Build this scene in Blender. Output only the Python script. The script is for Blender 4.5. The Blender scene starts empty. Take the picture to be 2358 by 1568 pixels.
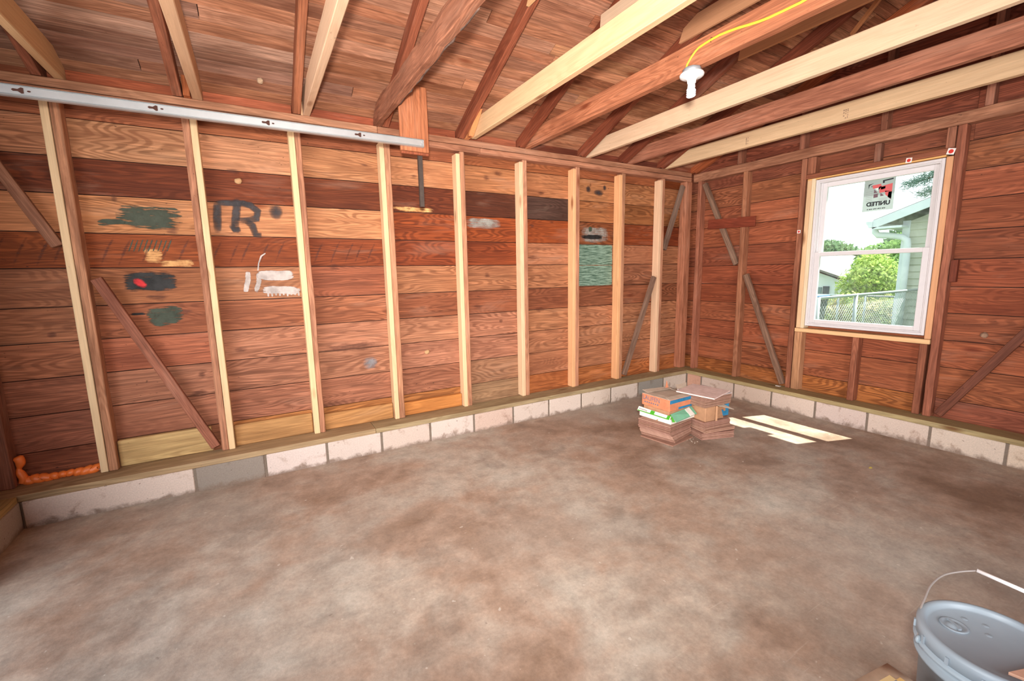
import bpy, bmesh, math, random
from mathutils import Vector, Matrix, noise
random.seed(7)
S = bpy.context.scene
C = bpy.context.collection
PI = math.pi

# ------------------------------------------------------------------ camera
def make_camera():
    cam = bpy.data.cameras.new('camera'); o = bpy.data.objects.new('camera', cam); C.objects.link(o)
    yaw, pitch, roll = 0.52563, -0.15143, -0.018514
    fw = Vector((math.sin(yaw)*math.cos(pitch), math.cos(yaw)*math.cos(pitch), math.sin(pitch)))
    r = Vector((math.cos(yaw), -math.sin(yaw), 0)); u = r.cross(fw)
    R = r*math.cos(roll) + u*math.sin(roll); U = -r*math.sin(roll) + u*math.cos(roll)
    m = Matrix((R, U, -fw)).transposed().to_4x4()
    m.translation = (-4.42031, -3.41187, 1.39259)
    o.matrix_world = m
    cam.sensor_fit = 'HORIZONTAL'; cam.sensor_width = 36.0
    cam.lens = 36.0*1005.686/2358
    cam.clip_start = .02; cam.clip_end = 300
    S.camera = o
make_camera()

def s2l(c):
    c = c/255.0
    return c/12.92 if c <= .04045 else ((c+.055)/1.055)**2.4
def rgb(r, g, b, a=1.0): return (s2l(r), s2l(g), s2l(b), a)

# ------------------------------------------------------------------ world, sun, daylight, flash
W = bpy.data.worlds.new('world'); S.world = W; W.use_nodes = True
wn = W.node_tree.nodes; wl = W.node_tree.links
bg = wn['Background']
wg = wn.new('ShaderNodeTexCoord'); sep = wn.new('ShaderNodeSeparateXYZ'); wr = wn.new('ShaderNodeValToRGB')
wl.new(wg.outputs['Generated'], sep.inputs[0]); wl.new(sep.outputs['Z'], wr.inputs['Fac']); wl.new(wr.outputs['Color'], bg.inputs['Color'])
wr.color_ramp.elements[0].position = 0.0; wr.color_ramp.elements[0].color = (.93, .97, 1, 1)
wr.color_ramp.elements[1].position = .8; wr.color_ramp.elements[1].color = (.72, .86, 1, 1)
bg.inputs['Strength'].default_value = 1.9

sun = bpy.data.lights.new('sun', 'SUN'); sun.energy = 17.0; sun.angle = math.radians(.53); sun.color = (1, .96, .88)
so = bpy.data.objects.new('sun', sun); C.objects.link(so)
so.rotation_euler = Vector((-.495, .17, -1)).to_track_quat('-Z', 'Y').to_euler()

def area(name, loc, aim, sx, sy, power, col, spread=180):
    l = bpy.data.lights.new(name, 'AREA'); l.shape = 'RECTANGLE'; l.size = sx; l.size_y = sy; l.energy = power; l.color = col
    l.spread = math.radians(spread)
    o = bpy.data.objects.new(name, l); C.objects.link(o); o.location = loc
    o.rotation_euler = (Vector(aim)-Vector(loc)).to_track_quat('-Z', 'Y').to_euler()
    return o
area('garage_door_daylight', (-6.0, -2.35, 1.15), (0.0, -.3, 1.5), 3.1, 2.1, 58, (.98, .98, 1.0), 125)
area('added_rear_fill', (-2.9, -4.90, 1.05), (0.1, -.2, 1.1), 1.1, 2.0, 56, (.98, .98, 1.0), 120)  # fill lamp added in front of the closed rear wall, no doorway there
area('camera_flash', (-4.47, -3.50, 1.58), (-2.0, 0.0, 1.85), .14, .14, 104, (1.0, .96, .90), 118)

S.view_settings.view_transform = 'Standard'; S.view_settings.look = 'None'
S.view_settings.exposure = 0.0; S.view_settings.gamma = 1.0; S.view_settings.use_curve_mapping = False
S.cycles.use_denoising = True
S.cycles.max_bounces = 8; S.cycles.diffuse_bounces = 4; S.cycles.transparent_max_bounces = 24
S.cycles.sample_clamp_indirect = 6.0

# ------------------------------------------------------------------ materials
class NT:
    def __init__(s, name):
        s.m = bpy.data.materials.new(name); s.m.use_nodes = True
        s.t = s.m.node_tree; s.t.nodes.clear()
        s.out = s.n('ShaderNodeOutputMaterial'); s.b = s.n('ShaderNodeBsdfPrincipled')
        s.l(s.b.outputs[0], s.out.inputs[0])
    def n(s, t, **k):
        x = s.t.nodes.new(t)
        for a, v in k.items(): setattr(x, a, v)
        return x
    def l(s, a, b): s.t.links.new(a, b)
    def set(s, sock, v):
        if hasattr(v, 'default_value') or hasattr(v, 'is_linked'): s.l(v, sock)
        else: sock.default_value = v
    def math(s, op, a, b=0.0, clamp=False):
        x = s.n('ShaderNodeMath', operation=op); x.use_clamp = clamp
        s.set(x.inputs[0], a)
        if op not in ('SINE', 'FRACT', 'ABSOLUTE', 'FLOOR', 'SQRT'): s.set(x.inputs[1], b)
        return x.outputs[0]
    def vmath(s, op, a, b):
        x = s.n('ShaderNodeVectorMath', operation=op); s.set(x.inputs[0], a)
        if op == 'SCALE': s.set(x.inputs['Scale'], b)
        else: s.set(x.inputs[1], b)
        return x.outputs[0]
    def mix(s, f, a, b, bt='MIX'):
        x = s.n('ShaderNodeMix', data_type='RGBA', blend_type=bt)
        s.set(x.inputs[0], f); s.set(x.inputs[6], a); s.set(x.inputs[7], b)
        return x.outputs[2]
    def ramp(s, f, stops, interp='LINEAR'):
        x = s.n('ShaderNodeValToRGB'); x.color_ramp.interpolation = interp
        e = x.color_ramp.elements
        while len(e) < len(stops): e.new(.5)
        for i, (p, c) in enumerate(stops):
            e[i].position = p; e[i].color = c if isinstance(c, tuple) else (c, c, c, 1)
        s.l(f, x.inputs[0]); return x.outputs[0]
    def noise(s, vec, scale, detail=3, rough=.5, dist=0.0):
        x = s.n('ShaderNodeTexNoise'); s.l(vec, x.inputs['Vector'])
        x.inputs['Scale'].default_value = scale; x.inputs['Detail'].default_value = detail
        x.inputs['Roughness'].default_value = rough; x.inputs['Distortion'].default_value = dist
        return x.outputs[0]
    def bump(s, h, strength, dist=.002):
        x = s.n('ShaderNodeBump'); x.inputs['Strength'].default_value = strength; x.inputs['Distance'].default_value = dist
        s.l(h, x.inputs['Height']); s.l(x.outputs[0], s.b.inputs['Normal'])
    def fin(s, col, rough=.7, spec=.3):
        s.set(s.b.inputs['Base Color'], col); s.set(s.b.inputs['Roughness'], rough); s.b.inputs['Specular IOR Level'].default_value = spec
        return s.m

def plain(name, col, rough=.6, metal=0.0, var=.0, spec=.4, nscale=30, bump=0):
    t = NT(name)
    tc = t.n('ShaderNodeTexCoord').outputs['Object']
    c = col
    if var > 0:
        n = t.noise(tc, nscale, 4, .6)
        c = t.mix(t.ramp(n, [(.3, 0.0), (.7, 1.0)]), tuple(x*(1-var) for x in col[:3])+(1,), tuple(min(1, x*(1+var)) for x in col[:3])+(1,))
        if bump: t.bump(n, bump)
    t.b.inputs['Metallic'].default_value = metal
    return t.fin(c, rough, spec)

def wood(name, src, rings=13, ringmix=.55, dirt=.5, knot=.5, specks=.4, fibre=.25, rough=.72, midmul=.62, along=1.0, spec=.25):
    t = NT(name)
    tc = t.n('ShaderNodeTexCoord').outputs['Object']
    if src == 'obj':
        oi = t.n('ShaderNodeObjectInfo')
        base = oi.outputs['Color']; sd = t.math('MULTIPLY', oi.outputs['Random'], 91.0)
        off = t.n('ShaderNodeCombineXYZ'); t.l(sd, off.inputs[0]); t.l(t.math('MULTIPLY', sd, 1.7), off.inputs[1]); t.l(t.math('MULTIPLY', sd, .63), off.inputs[2])
        vec = t.vmath('ADD', tc, off.outputs[0])
    else:
        a = t.n('ShaderNodeAttribute', attribute_name='tone'); base = a.outputs['Color']
        b = t.n('ShaderNodeAttribute', attribute_name='seed')
        vec = t.vmath('ADD', b.outputs['Vector'], (0, 0, 0))   # per-board grain coordinates
        bs = t.n('ShaderNodeSeparateXYZ'); t.l(vec, bs.inputs[0])
    fv = t.vmath('MULTIPLY', vec, (.8*along, 5.5, 5.5))
    f = t.noise(fv, 1.0, 2, .45, .25)
    rg = t.math('SINE', t.math('MULTIPLY', f, rings*6.283))
    streak = t.noise(t.vmath('MULTIPLY', vec, (2.2*along, 70, 70)), 1.0, 3, .65)
    fine = t.noise(t.vmath('MULTIPLY', vec, (5.0*along, 190, 190)), 1.0, 3, .6)
    rgm = t.ramp(t.math('ADD', t.math('MULTIPLY', rg, .5), .5), [(.25, 0.0), (.8, 1.0)])
    zone = t.ramp(t.noise(t.vmath('MULTIPLY', vec, (.8*along, 3, 3)), 1.0, 2, .5), [(.35, .25), (.65, 1.0)])
    mid = t.mix(1.0, base, (midmul, midmul*.88, midmul*.80, 1), 'MULTIPLY')
    col = t.mix(t.math('MULTIPLY', t.math('MULTIPLY', rgm, zone), ringmix), base, mid)
    fr = t.ramp(fine, [(.3, 1.0-fibre), (.7, 1.0+fibre*.35)])
    col = t.mix(1.0, col, fr, 'MULTIPLY')
    col = t.mix(1.0, col, t.ramp(streak, [(.30, 1.0-fibre*.9), (.62, 1.0+fibre*.35)]), 'MULTIPLY')
    # weathering blotches
    d = t.noise(t.vmath('MULTIPLY', vec, (1.3*along, 6, 6)), 1.0, 5, .62, .4)
    col = t.mix(t.math('MULTIPLY', t.ramp(d, [(.48, 0.0), (.72, 1.0)]), dirt), col, t.mix(1.0, base, (.36, .27, .24, 1), 'MULTIPLY'))
    col = t.mix(t.math('MULTIPLY', t.ramp(d, [(.27, 1.0), (.43, 0.0)]), dirt*.45), col, t.mix(.5, base, (.55, .38, .28, 1)))
    # knots
    vk = t.n('ShaderNodeTexVoronoi'); vk.inputs['Scale'].default_value = 1.0
    t.l(t.vmath('MULTIPLY', vec, (2.3*along, 7.5, 7.5)), vk.inputs['Vector'])
    keep = t.n('ShaderNodeSeparateColor'); t.l(vk.outputs['Color'], keep.inputs[0])
    km = t.math('MULTIPLY', t.ramp(vk.outputs['Distance'], [(.05, 1.0), (.12, .55), (.19, 0.0)]), t.math('GREATER_THAN', keep.outputs[0], 1.0-knot*.5))
    col = t.mix(t.math('MULTIPLY', km, .85), col, t.mix(1.0, base, (.33, .16, .09, 1), 'MULTIPLY'))
    # specks / nail marks
    sp = t.noise(t.vmath('MULTIPLY', vec, (38*along, 75, 75)), 1.0, 2, .5)
    spz = t.noise(vec, 4.0, 2)
    sm = t.math('MULTIPLY', t.ramp(sp, [(.70, 0.0), (.75, 1.0)]), t.ramp(spz, [(.5, 0.0), (.6, 1.0)]))
    col = t.mix(t.math('MULTIPLY', sm, specks), col, (.05, .02, .012, 1))
    h = t.math('ADD', t.math('MULTIPLY', rgm, .5), fine)
    t.bump(h, .35, .0015)
    return t.fin(col, rough, spec)

M = {}
M['new'] = wood('new_lumber', 'obj', rings=12, ringmix=.25, dirt=.14, knot=1.15, specks=.35, fibre=.10, midmul=.80)
M['old'] = wood('old_lumber', 'obj', rings=20, ringmix=.45, dirt=.8, knot=.5, specks=.6, fibre=.35, midmul=.58)
M['treated'] = wood('treated_lumber', 'obj', rings=16, ringmix=.55, dirt=.5, knot=1.0, specks=.4, fibre=.25, midmul=.60)
M['siding'] = wood('siding_boards', 'attr', rings=30, ringmix=.78, dirt=.6, knot=.25, specks=.75, fibre=.40, midmul=.46)
M['deck'] = wood('roof_boards', 'attr', rings=22, ringmix=.5, dirt=.9, knot=.75, specks=.5, fibre=.42, midmul=.58)

def concrete():
    t = NT('concrete_floor')
    v = t.n('ShaderNodeTexCoord').outputs['Object']
    big = t.noise(v, .75, 5, .58, .3)
    med = t.noise(v, 3.2, 5, .6, .4)
    fin = t.noise(v, 55, 4, .7)
    col = t.ramp(t.math('ADD', t.math('MULTIPLY', big, .62), t.math('MULTIPLY', med, .38)),
                 [(.36, rgb(138, 112, 93)), (.45, rgb(168, 143, 125)), (.53, rgb(178, 162, 147)), (.63, rgb(190, 181, 168))])
    st = t.noise(v, 1.9, 6, .62, .15)
    col = t.mix(t.math('MULTIPLY', t.ramp(st, [(.54, 0.0), (.66, 1.0)]), .42), col, rgb(112, 94, 82))
    mo = t.noise(v, 9.0, 5, .7)
    col = t.mix(1.0, col, t.ramp(mo, [(.34, .78), (.66, 1.12)]), 'MULTIPLY')
    gr = t.noise(t.vmath('ADD', v, (5, 3, 0)), .55, 3, .5)
    col = t.mix(t.math('MULTIPLY', t.ramp(gr, [(.5, 0.0), (.62, 1.0)]), .35), col, rgb(160, 152, 142))
    col = t.mix(1.0, col, t.ramp(fin, [(.3, .86), (.7, 1.1)]), 'MULTIPLY')
    sp = t.noise(v, 28, 2, .5)
    col = t.mix(t.math('MULTIPLY', t.ramp(sp, [(.72, 0.0), (.76, 1.0)]), .5), col, rgb(214, 204, 192))
    sp2 = t.noise(t.vmath('ADD', v, (9, 9, 0)), 17, 3, .6)
    col = t.mix(t.math('MULTIPLY', t.ramp(sp2, [(.70, 0.0), (.78, 1.0)]), .5), col, rgb(95, 72, 62))
    sc = t.noise(t.vmath('MULTIPLY', v, (3, 60, 1)), 1.0, 2, .5)
    col = t.mix(t.math('MULTIPLY', t.ramp(sc, [(.70, 0.0), (.76, 1.0)]), .25), col, rgb(200, 186, 172))
    t.bump(t.math('ADD', fin, med), .25, .003)
    return t.fin(col, t.ramp(med, [(.3, .48), (.7, .7)]), .35)
M['floor'] = concrete()

def block_mat():
    t = NT('painted_block')
    v = t.n('ShaderNodeTexCoord').outputs['Object']
    base = t.n('ShaderNodeAttribute', attribute_name='tone').outputs['Color']
    n = t.noise(v, 9, 6, .65, .3); f = t.noise(v, 120, 3, .6)
    col = t.mix(t.ramp(n, [(.56, 0.0), (.66, .55)]), base, t.mix(1.0, base, (.62, .52, .45, 1), 'MULTIPLY'))
    sx = t.n('ShaderNodeSeparateXYZ'); t.l(v, sx.inputs[0])
    low = t.math('ADD', t.ramp(sx.outputs['Z'], [(0.0, 1.0), (.055, 0.0)]), t.math('MULTIPLY', t.math('SUBTRACT', n, .5), 3.0))
    col = t.mix(t.ramp(low, [(.35, 0.0), (1.0, .85)]), col, rgb(128, 108, 95))
    col = t.mix(1.0, col, t.ramp(f, [(.3, .88), (.7, 1.08)]), 'MULTIPLY')
    p = t.noise(v, 42, 2, .5)
    col = t.mix(t.math('MULTIPLY', t.ramp(p, [(.70, 0.0), (.73, 1.0)]), .6), col, rgb(96, 74, 64))
    t.bump(t.math('ADD', f, t.math('MULTIPLY', n, 2.0)), .5, .003)
    return t.fin(col, .85, .2)
M['block'] = block_mat()

def paint_mark(name, col, soft=.5, streak=.5, opac=1.0, spatter=.0, pw=4.0):
    """paint on wood: UV -1..1 across; edges broken by streaky noise"""
    t = NT(name)
    uv = t.n('ShaderNodeUVMap').outputs[0]
    ob = t.n('ShaderNodeTexCoord').outputs['Object']
    sx = t.n('ShaderNodeSeparateXYZ'); t.l(uv, sx.inputs[0])
    ax = t.math('ABSOLUTE', sx.outputs[0]); ay = t.math('ABSOLUTE', sx.outputs[1])
    p4 = t.math('ADD', t.math('POWER', ax, pw), t.math('POWER', ay, pw))
    d = t.math('SUBTRACT', 1.0, p4)
    n1 = t.noise(t.vmath('MULTIPLY', ob, (9, 9, 85)), 1.0, 3, .6)
    n2 = t.noise(ob, 16, 4, .6)
    e = t.math('ADD', d, t.math('MULTIPLY', t.math('SUBTRACT', n1, .55), 3.2*streak))
    e = t.math('ADD', e, t.math('MULTIPLY', t.math('SUBTRACT', n2, .55), 1.2))
    a = t.ramp(e, [(.02, 0.0), (.02+max(.04, soft*.95), opac)])
    a = t.math('MULTIPLY', a, t.ramp(d, [(0.0, 0.0), (.12, 1.0)]))
    t.l(a, t.b.inputs['Alpha'])
    c = t.mix(t.ramp(n2, [(.35, 0.0), (.65, 1.0)]), col, tuple(min(1, x*1.5+.02) for x in col[:3])+(1,)) if spatter == 0 else t.mix(t.ramp(n1, [(.4, 0.0), (.6, 1.0)]), col, spatter)
    return t.fin(c, .6, .3)
M['p_black'] = paint_mark('black_spray', rgb(40, 34, 36), .95, .2, .85)
M['p_dot'] = paint_mark('black_spray_dot', rgb(40, 34, 36), .95, .12, .85, pw=2.0)
M['p_dark'] = paint_mark('black_brush', rgb(13, 12, 11), .5, .8, .92)
M['p_green'] = paint_mark('dark_green_brush', rgb(48, 58, 44), .4, 1.0, .85)
M['p_teal'] = paint_mark('teal_wash', rgb(70, 96, 80), .5, .05, .92, rgb(134, 158, 140), pw=24.0)
M['p_white'] = paint_mark('white_brush', rgb(160, 148, 142), .25, .55, .95)
M['p_grey'] = paint_mark('grey_smear', rgb(150, 148, 140), .9, .6, .55)
M['p_red'] = paint_mark('red_spray', rgb(190, 30, 34), .7, .2, .85, pw=2.0)
M['p_tan'] = paint_mark('bare_scuff', rgb(220, 160, 100), .8, 1.0, .7)
M['p_brown'] = paint_mark('brown_stain', rgb(84, 40, 24), .95, .9, .5, pw=2.0)
M['p_blue'] = paint_mark('blue_grey_stain', rgb(120, 122, 126), .95, .3, .6, pw=2.0)

M['galv'] = plain('galvanised_steel', rgb(205, 208, 210), .38, .75, .08, .5, 8)
M['galv_dark'] = plain('galvanised_steel_lip', rgb(150, 156, 158), .45, .7, .08)
M['slot'] = plain('slot_shadow', rgb(70, 38, 28), .8)
M['rod'] = plain('dark_steel', rgb(78, 66, 60), .55, .5, .15)
M['nail'] = plain('nail_steel', rgb(60, 50, 46), .5, .6)
M['pvc'] = plain('white_vinyl', rgb(214, 208, 208), .4, 0, .02)
M['porcelain'] = plain('white_porcelain', rgb(218, 216, 214), .3, 0, .03)
M['greybox'] = plain('grey_steel_box', rgb(150, 152, 156), .5, .3)
M['cable'] = plain('yellow_cable', rgb(244, 200, 60), .45)
M['foam'] = plain('orange_foam', rgb(252, 128, 56), .35, 0, .08, .6, 40)
M['tile'] = None
M['bucket'] = plain('grey_blue_plastic', rgb(150, 164, 174), .42, 0, .04, .5, 12)
M['lid'] = plain('lid_plastic', rgb(144, 156, 166), .4, 0, .05, .5, 9)
M['wire'] = plain('bail_wire', rgb(176, 168, 164), .45, .4)
M['grip'] = plain('white_grip', rgb(226, 222, 222), .4)
M['red'] = plain('red_dot', rgb(206, 48, 36), .5)
M['whitepaper'] = plain('white_label', rgb(232, 222, 214), .6)
M['card'] = plain('cardboard', rgb(176, 132, 100), .8, 0, .15, .2, 14)
M['cardtop'] = plain('dusty_cardboard', rgb(188, 168, 150), .85, 0, .15, .2, 10)
M['blue'] = plain('blue_print', rgb(48, 118, 156), .75, 0, .22, .2, 26)
M['orangeprint'] = plain('orange_print', rgb(200, 126, 92), .75, 0, .16, .2, 18)
M['bluegrey'] = plain('blue_grey_ink', rgb(96, 104, 124), .75, 0, .1)
M['greenprint'] = plain('bright_green_print', rgb(70, 160, 40), .5)
M['paleg'] = plain('pale_green_print', rgb(116, 172, 140), .5, 0, .06)
M['ctn'] = plain('white_carton', rgb(226, 218, 208), .6, 0, .05)
M['ink'] = plain('black_ink', rgb(36, 32, 32), .6)

def tile_mat():
    t = NT('terracotta_tile'); oi = t.n('ShaderNodeObjectInfo')
    v = t.n('ShaderNodeTexCoord').outputs['Object']
    n = t.noise(v, 22, 4, .6)
    c = t.mix(t.ramp(n, [(.3, 0.0), (.7, 1.0)]), t.mix(1.0, oi.outputs['Color'], (.78, .74, .72, 1), 'MULTIPLY'), oi.outputs['Color'])
    t.bump(n, .3, .001)
    return t.fin(c, .7, .3)
M['tile'] = tile_mat()

def emis(name, col, st):
    t = NT(name); t.b.inputs['Emission Color'].default_value = col; t.b.inputs['Emission Strength'].default_value = st
    return t.fin(col, .4)
M['bulb'] = emis('glowing_tube', (.95, .97, 1, 1), 6)

def glass_mat():
    t = NT('window_glass')
    t.t.nodes.remove(t.b)
    tr = t.n('ShaderNodeBsdfTransparent'); tr.inputs[0].default_value = (.93, .97, .95, 1)
    gl = t.n('ShaderNodeBsdfGlossy'); gl.inputs['Roughness'].default_value = .03
    df = t.n('ShaderNodeBsdfTranslucent'); df.inputs[0].default_value = (.9, .95, .95, 1)
    lw = t.n('ShaderNodeLayerWeight'); lw.inputs[0].default_value = .5
    fr = t.n('ShaderNodeMath', operation='MULTIPLY_ADD'); t.l(t.math('POWER', lw.outputs['Facing'], 5.0), fr.inputs[0]); fr.inputs[1].default_value = .9; fr.inputs[2].default_value = .04
    ob = t.n('ShaderNodeTexCoord').outputs['Object']
    haze = t.ramp(t.noise(ob, 14, 5, .7), [(.45, .008), (.8, .035)])  # haze of the overexposed view, put into the pane as a translucent veil
    m0 = t.n('ShaderNodeMixShader'); t.l(haze, m0.inputs[0]); t.l(tr.outputs[0], m0.inputs[1]); t.l(df.outputs[0], m0.inputs[2])
    m1 = t.n('ShaderNodeMixShader'); t.l(fr.outputs[0], m1.inputs[0]); t.l(m0.outputs[0], m1.inputs[1]); t.l(gl.outputs[0], m1.inputs[2])
    t.l(m1.outputs[0], t.out.inputs[0])
    return t.m
M['glass'] = glass_mat()

def film_mat():
    t = NT('sticker_film')
    tr = t.n('ShaderNodeBsdfTransparent'); mx = t.n('ShaderNodeMixShader'); mx.inputs[0].default_value = .86
    tl = t.n('ShaderNodeBsdfTranslucent'); tl.inputs[0].default_value = (.5, .56, .54, 1)
    m2 = t.n('ShaderNodeMixShader'); m2.inputs[0].default_value = .5
    t.b.inputs['Base Color'].default_value = rgb(196, 206, 202)
    t.l(t.b.outputs[0], m2.inputs[1]); t.l(tl.outputs[0], m2.inputs[2])
    t.l(tr.outputs[0], mx.inputs[1]); t.l(m2.outputs[0], mx.inputs[2]); t.l(mx.outputs[0], t.out.inputs[0])
    return t.m
M['film'] = film_mat()

# ------------------------------------------------------------------ object helpers
def tag(o, label=None, cat=None, group=None, kind=None):
    if label: o['label'] = label
    if cat: o['category'] = cat
    if group: o['group'] = group
    if kind: o['kind'] = kind
    return o
def obj(name, bm, mats, parent=None, smooth=False, mw=None):
    me = bpy.data.meshes.new(name); bm.normal_update(); bm.to_mesh(me); bm.free()
    for m in (mats if isinstance(mats, (list, tuple)) else [mats]): me.materials.append(m)
    if smooth:
        for p in me.polygons: p.use_smooth = True
    o = bpy.data.objects.new(name, me); C.objects.link(o)
    if mw is not None: o.matrix_world = mw
    if parent: o.parent = parent
    return o
def empty(name, loc, rz=0.0):
    o = bpy.data.objects.new(name, None); C.objects.link(o); o.location = loc; o.rotation_euler = (0, 0, rz)
    o.empty_display_size = .05
    return o
def box(bm, x0, x1, y0, y1, z0, z1, mi=0, mat=None):
    vs = [bm.verts.new((x, y, z)) for z in (z0, z1) for y in (y0, y1) for x in (x0, x1)]
    if mat is not None:
        for v in vs: v.co = mat @ v.co
    fs = []
    for f in ((0, 2, 3, 1), (4, 5, 7, 6), (0, 1, 5, 4), (2, 6, 7, 3), (0, 4, 6, 2), (1, 3, 7, 5)):
        q = bm.faces.new([vs[i] for i in f]); q.material_index = mi; fs.append(q)
    return vs, fs
def bevel(bm, w, seg=1):
    bmesh.ops.bevel(bm, geom=bm.edges[:], offset=w, segments=seg, affect='EDGES', profile=.5)
def tube(bm, pts, r, n=8, mi=0, flat=1.0, up=None, rfun=None):
    rings = []
    pts = [Vector(p) for p in pts]
    for i, p in enumerate(pts):
        d = (pts[min(i+1, len(pts)-1)] - pts[max(i-1, 0)]).normalized()
        u0 = Vector(up) if up else (Vector((0, 0, 1)) if abs(d.z) < .9 else Vector((1, 0, 0)))
        a = d.cross(u0).normalized(); b = a.cross(d).normalized()
        rr = rfun(i/(len(pts)-1)) if rfun else r
        rings.append([bm.verts.new(p + a*rr*math.cos(2*PI*k/n) + b*rr*flat*math.sin(2*PI*k/n)) for k in range(n)])
    for i in range(len(rings)-1):
        for k in range(n):
            f = bm.faces.new((rings[i][k], rings[i][(k+1) % n], rings[i+1][(k+1) % n], rings[i+1][k])); f.material_index = mi; f.smooth = True
    bm.faces.new(rings[0][::-1]).material_index = mi; bm.faces.new(rings[-1]).material_index = mi
def lathe(bm, prof, n=32, c=(0, 0, 0), mi=0, cap=False):
    rings = [[bm.verts.new((c[0]+r*math.cos(2*PI*k/n), c[1]+r*math.sin(2*PI*k/n), c[2]+z)) for k in range(n)] for r, z in prof]
    for i in range(len(rings)-1):
        for k in range(n):
            f = bm.faces.new((rings[i][k], rings[i][(k+1) % n], rings[i+1][(k+1) % n], rings[i+1][k])); f.material_index = mi; f.smooth = True
    if cap:
        bm.faces.new(rings[0][::-1]); bm.faces.new(rings[-1])

def frame(O, U, V):
    U = Vector(U).normalized(); V = Vector(V).normalized(); Wv = V.cross(U)
    m = Matrix((U, Wv, V)).transposed().to_4x4(); m.translation = Vector(O); return m
def prism(poly, t, bev=.003, cuts=None, jit=0.0, seed=0):
    """side polygon in local X(length),Z(height), thickness t along local Y"""
    bm = bmesh.new()
    a = [bm.verts.new((x, 0, z)) for x, z in poly]; b = [bm.verts.new((x, t, z)) for x, z in poly]
    n = len(poly)
    bm.faces.new(a); bm.faces.new(b[::-1])
    for i in range(n): bm.faces.new((a[(i+1) % n], a[i], b[i], b[(i+1) % n]))
    bmesh.ops.recalc_face_normals(bm, faces=bm.faces[:])
    if bev: bevel(bm, bev)
    if jit > 0:
        xs = [p[0] for p in poly]; L = max(xs); k = max(2, int(L/.09))
        for i in range(1, k):
            bmesh.ops.bisect_plane(bm, geom=bm.verts[:]+bm.edges[:]+bm.faces[:], plane_co=(L*i/k, 0, 0), plane_no=(1, 0, 0))
        for v in bm.verts:
            q = Vector((v.co.x*6+seed*3.1, v.co.y*14, v.co.z*14))
            v.co.y += (noise.noise(q))*jit; v.co.z += noise.noise(q+Vector((7, 3, 1)))*jit
    return bm
NSEED = [0]
def lumber(name, label, cat, mat, O, U, V, poly, t, col, bev=.003, jit=0.0, group=None, parent=None, kind=None):
    NSEED[0] += 1
    if isinstance(poly, tuple): L, H = poly; poly = [(0, 0), (L, 0), (L, H), (0, H)]
    o = obj(name, prism(poly, t, bev, jit=jit, seed=NSEED[0]), M[mat], None, mw=frame(O, U, V))
    o.color = col
    if label: tag(o, label, cat, group, kind)
    if parent: o.parent = parent
    return o
X, Y, Z = (1, 0, 0), (0, 1, 0), (0, 0, 1)
def soften(c): return c
def vary(c, a=.07):
    k = 1+random.uniform(-a, a); return (c[0]*k, c[1]*k*(1+random.uniform(-.03, .03)), c[2]*k, 1)
NEW = rgb(228, 190, 148); NEWD = rgb(212, 166, 122)
OLD = rgb(180, 124, 94); OLDB = rgb(190, 136, 104); OLDD = rgb(140, 78, 54); OLDG = rgb(146, 116, 98)

# key planes
ZS0, ZS1 = .161, .20          # sill plate
ZP0, ZP1 = 2.42, 2.52         # double top plate
F = .14                        # stud faces
D = .23                        # siding faces
SL = .43                       # roof pitch
def deck_z(y): return 2.62+SL*(.14-y)
YR = -2.36                     # ridge
ZR = deck_z(YR)
XL = -5.69                     # left foundation face
YB = -4.95

# ------------------------------------------------------------------ setting: floor, foundations, siding, roof
bm = bmesh.new(); box(bm, -5.95, .28, YB-.1, .28, -.12, 0)
tag(obj('floor', bm, M['floor']), 'stained brown and grey concrete garage floor slab', 'floor', kind='structure')
bm = bmesh.new(); box(bm, -12, -5.95, -9, 2, -.2, -.04)
tag(obj('driveway', bm, plain('driveway_concrete', rgb(170, 165, 158), .9, 0, .08)), 'pale concrete driveway outside the open garage door', 'driveway', kind='structure')

def set_attrs(bm, faces, tone, seedvec, lx):
    """tone colour + grain coordinate per loop (long axis -> x)"""
    lt = bm.loops.layers.float_color.get('tone') or bm.loops.layers.float_color.new('tone')
    ls = bm.loops.layers.float_color.get('seed') or bm.loops.layers.float_color.new('seed')
    for f in faces:
        for lp in f.loops:
            lp[lt] = tone
            c = lp.vert.co
            g = lx(c)
            lp[ls] = (g[0]+seedvec[0], g[1]+seedvec[1], g[2]+seedvec[2], 1)

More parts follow.
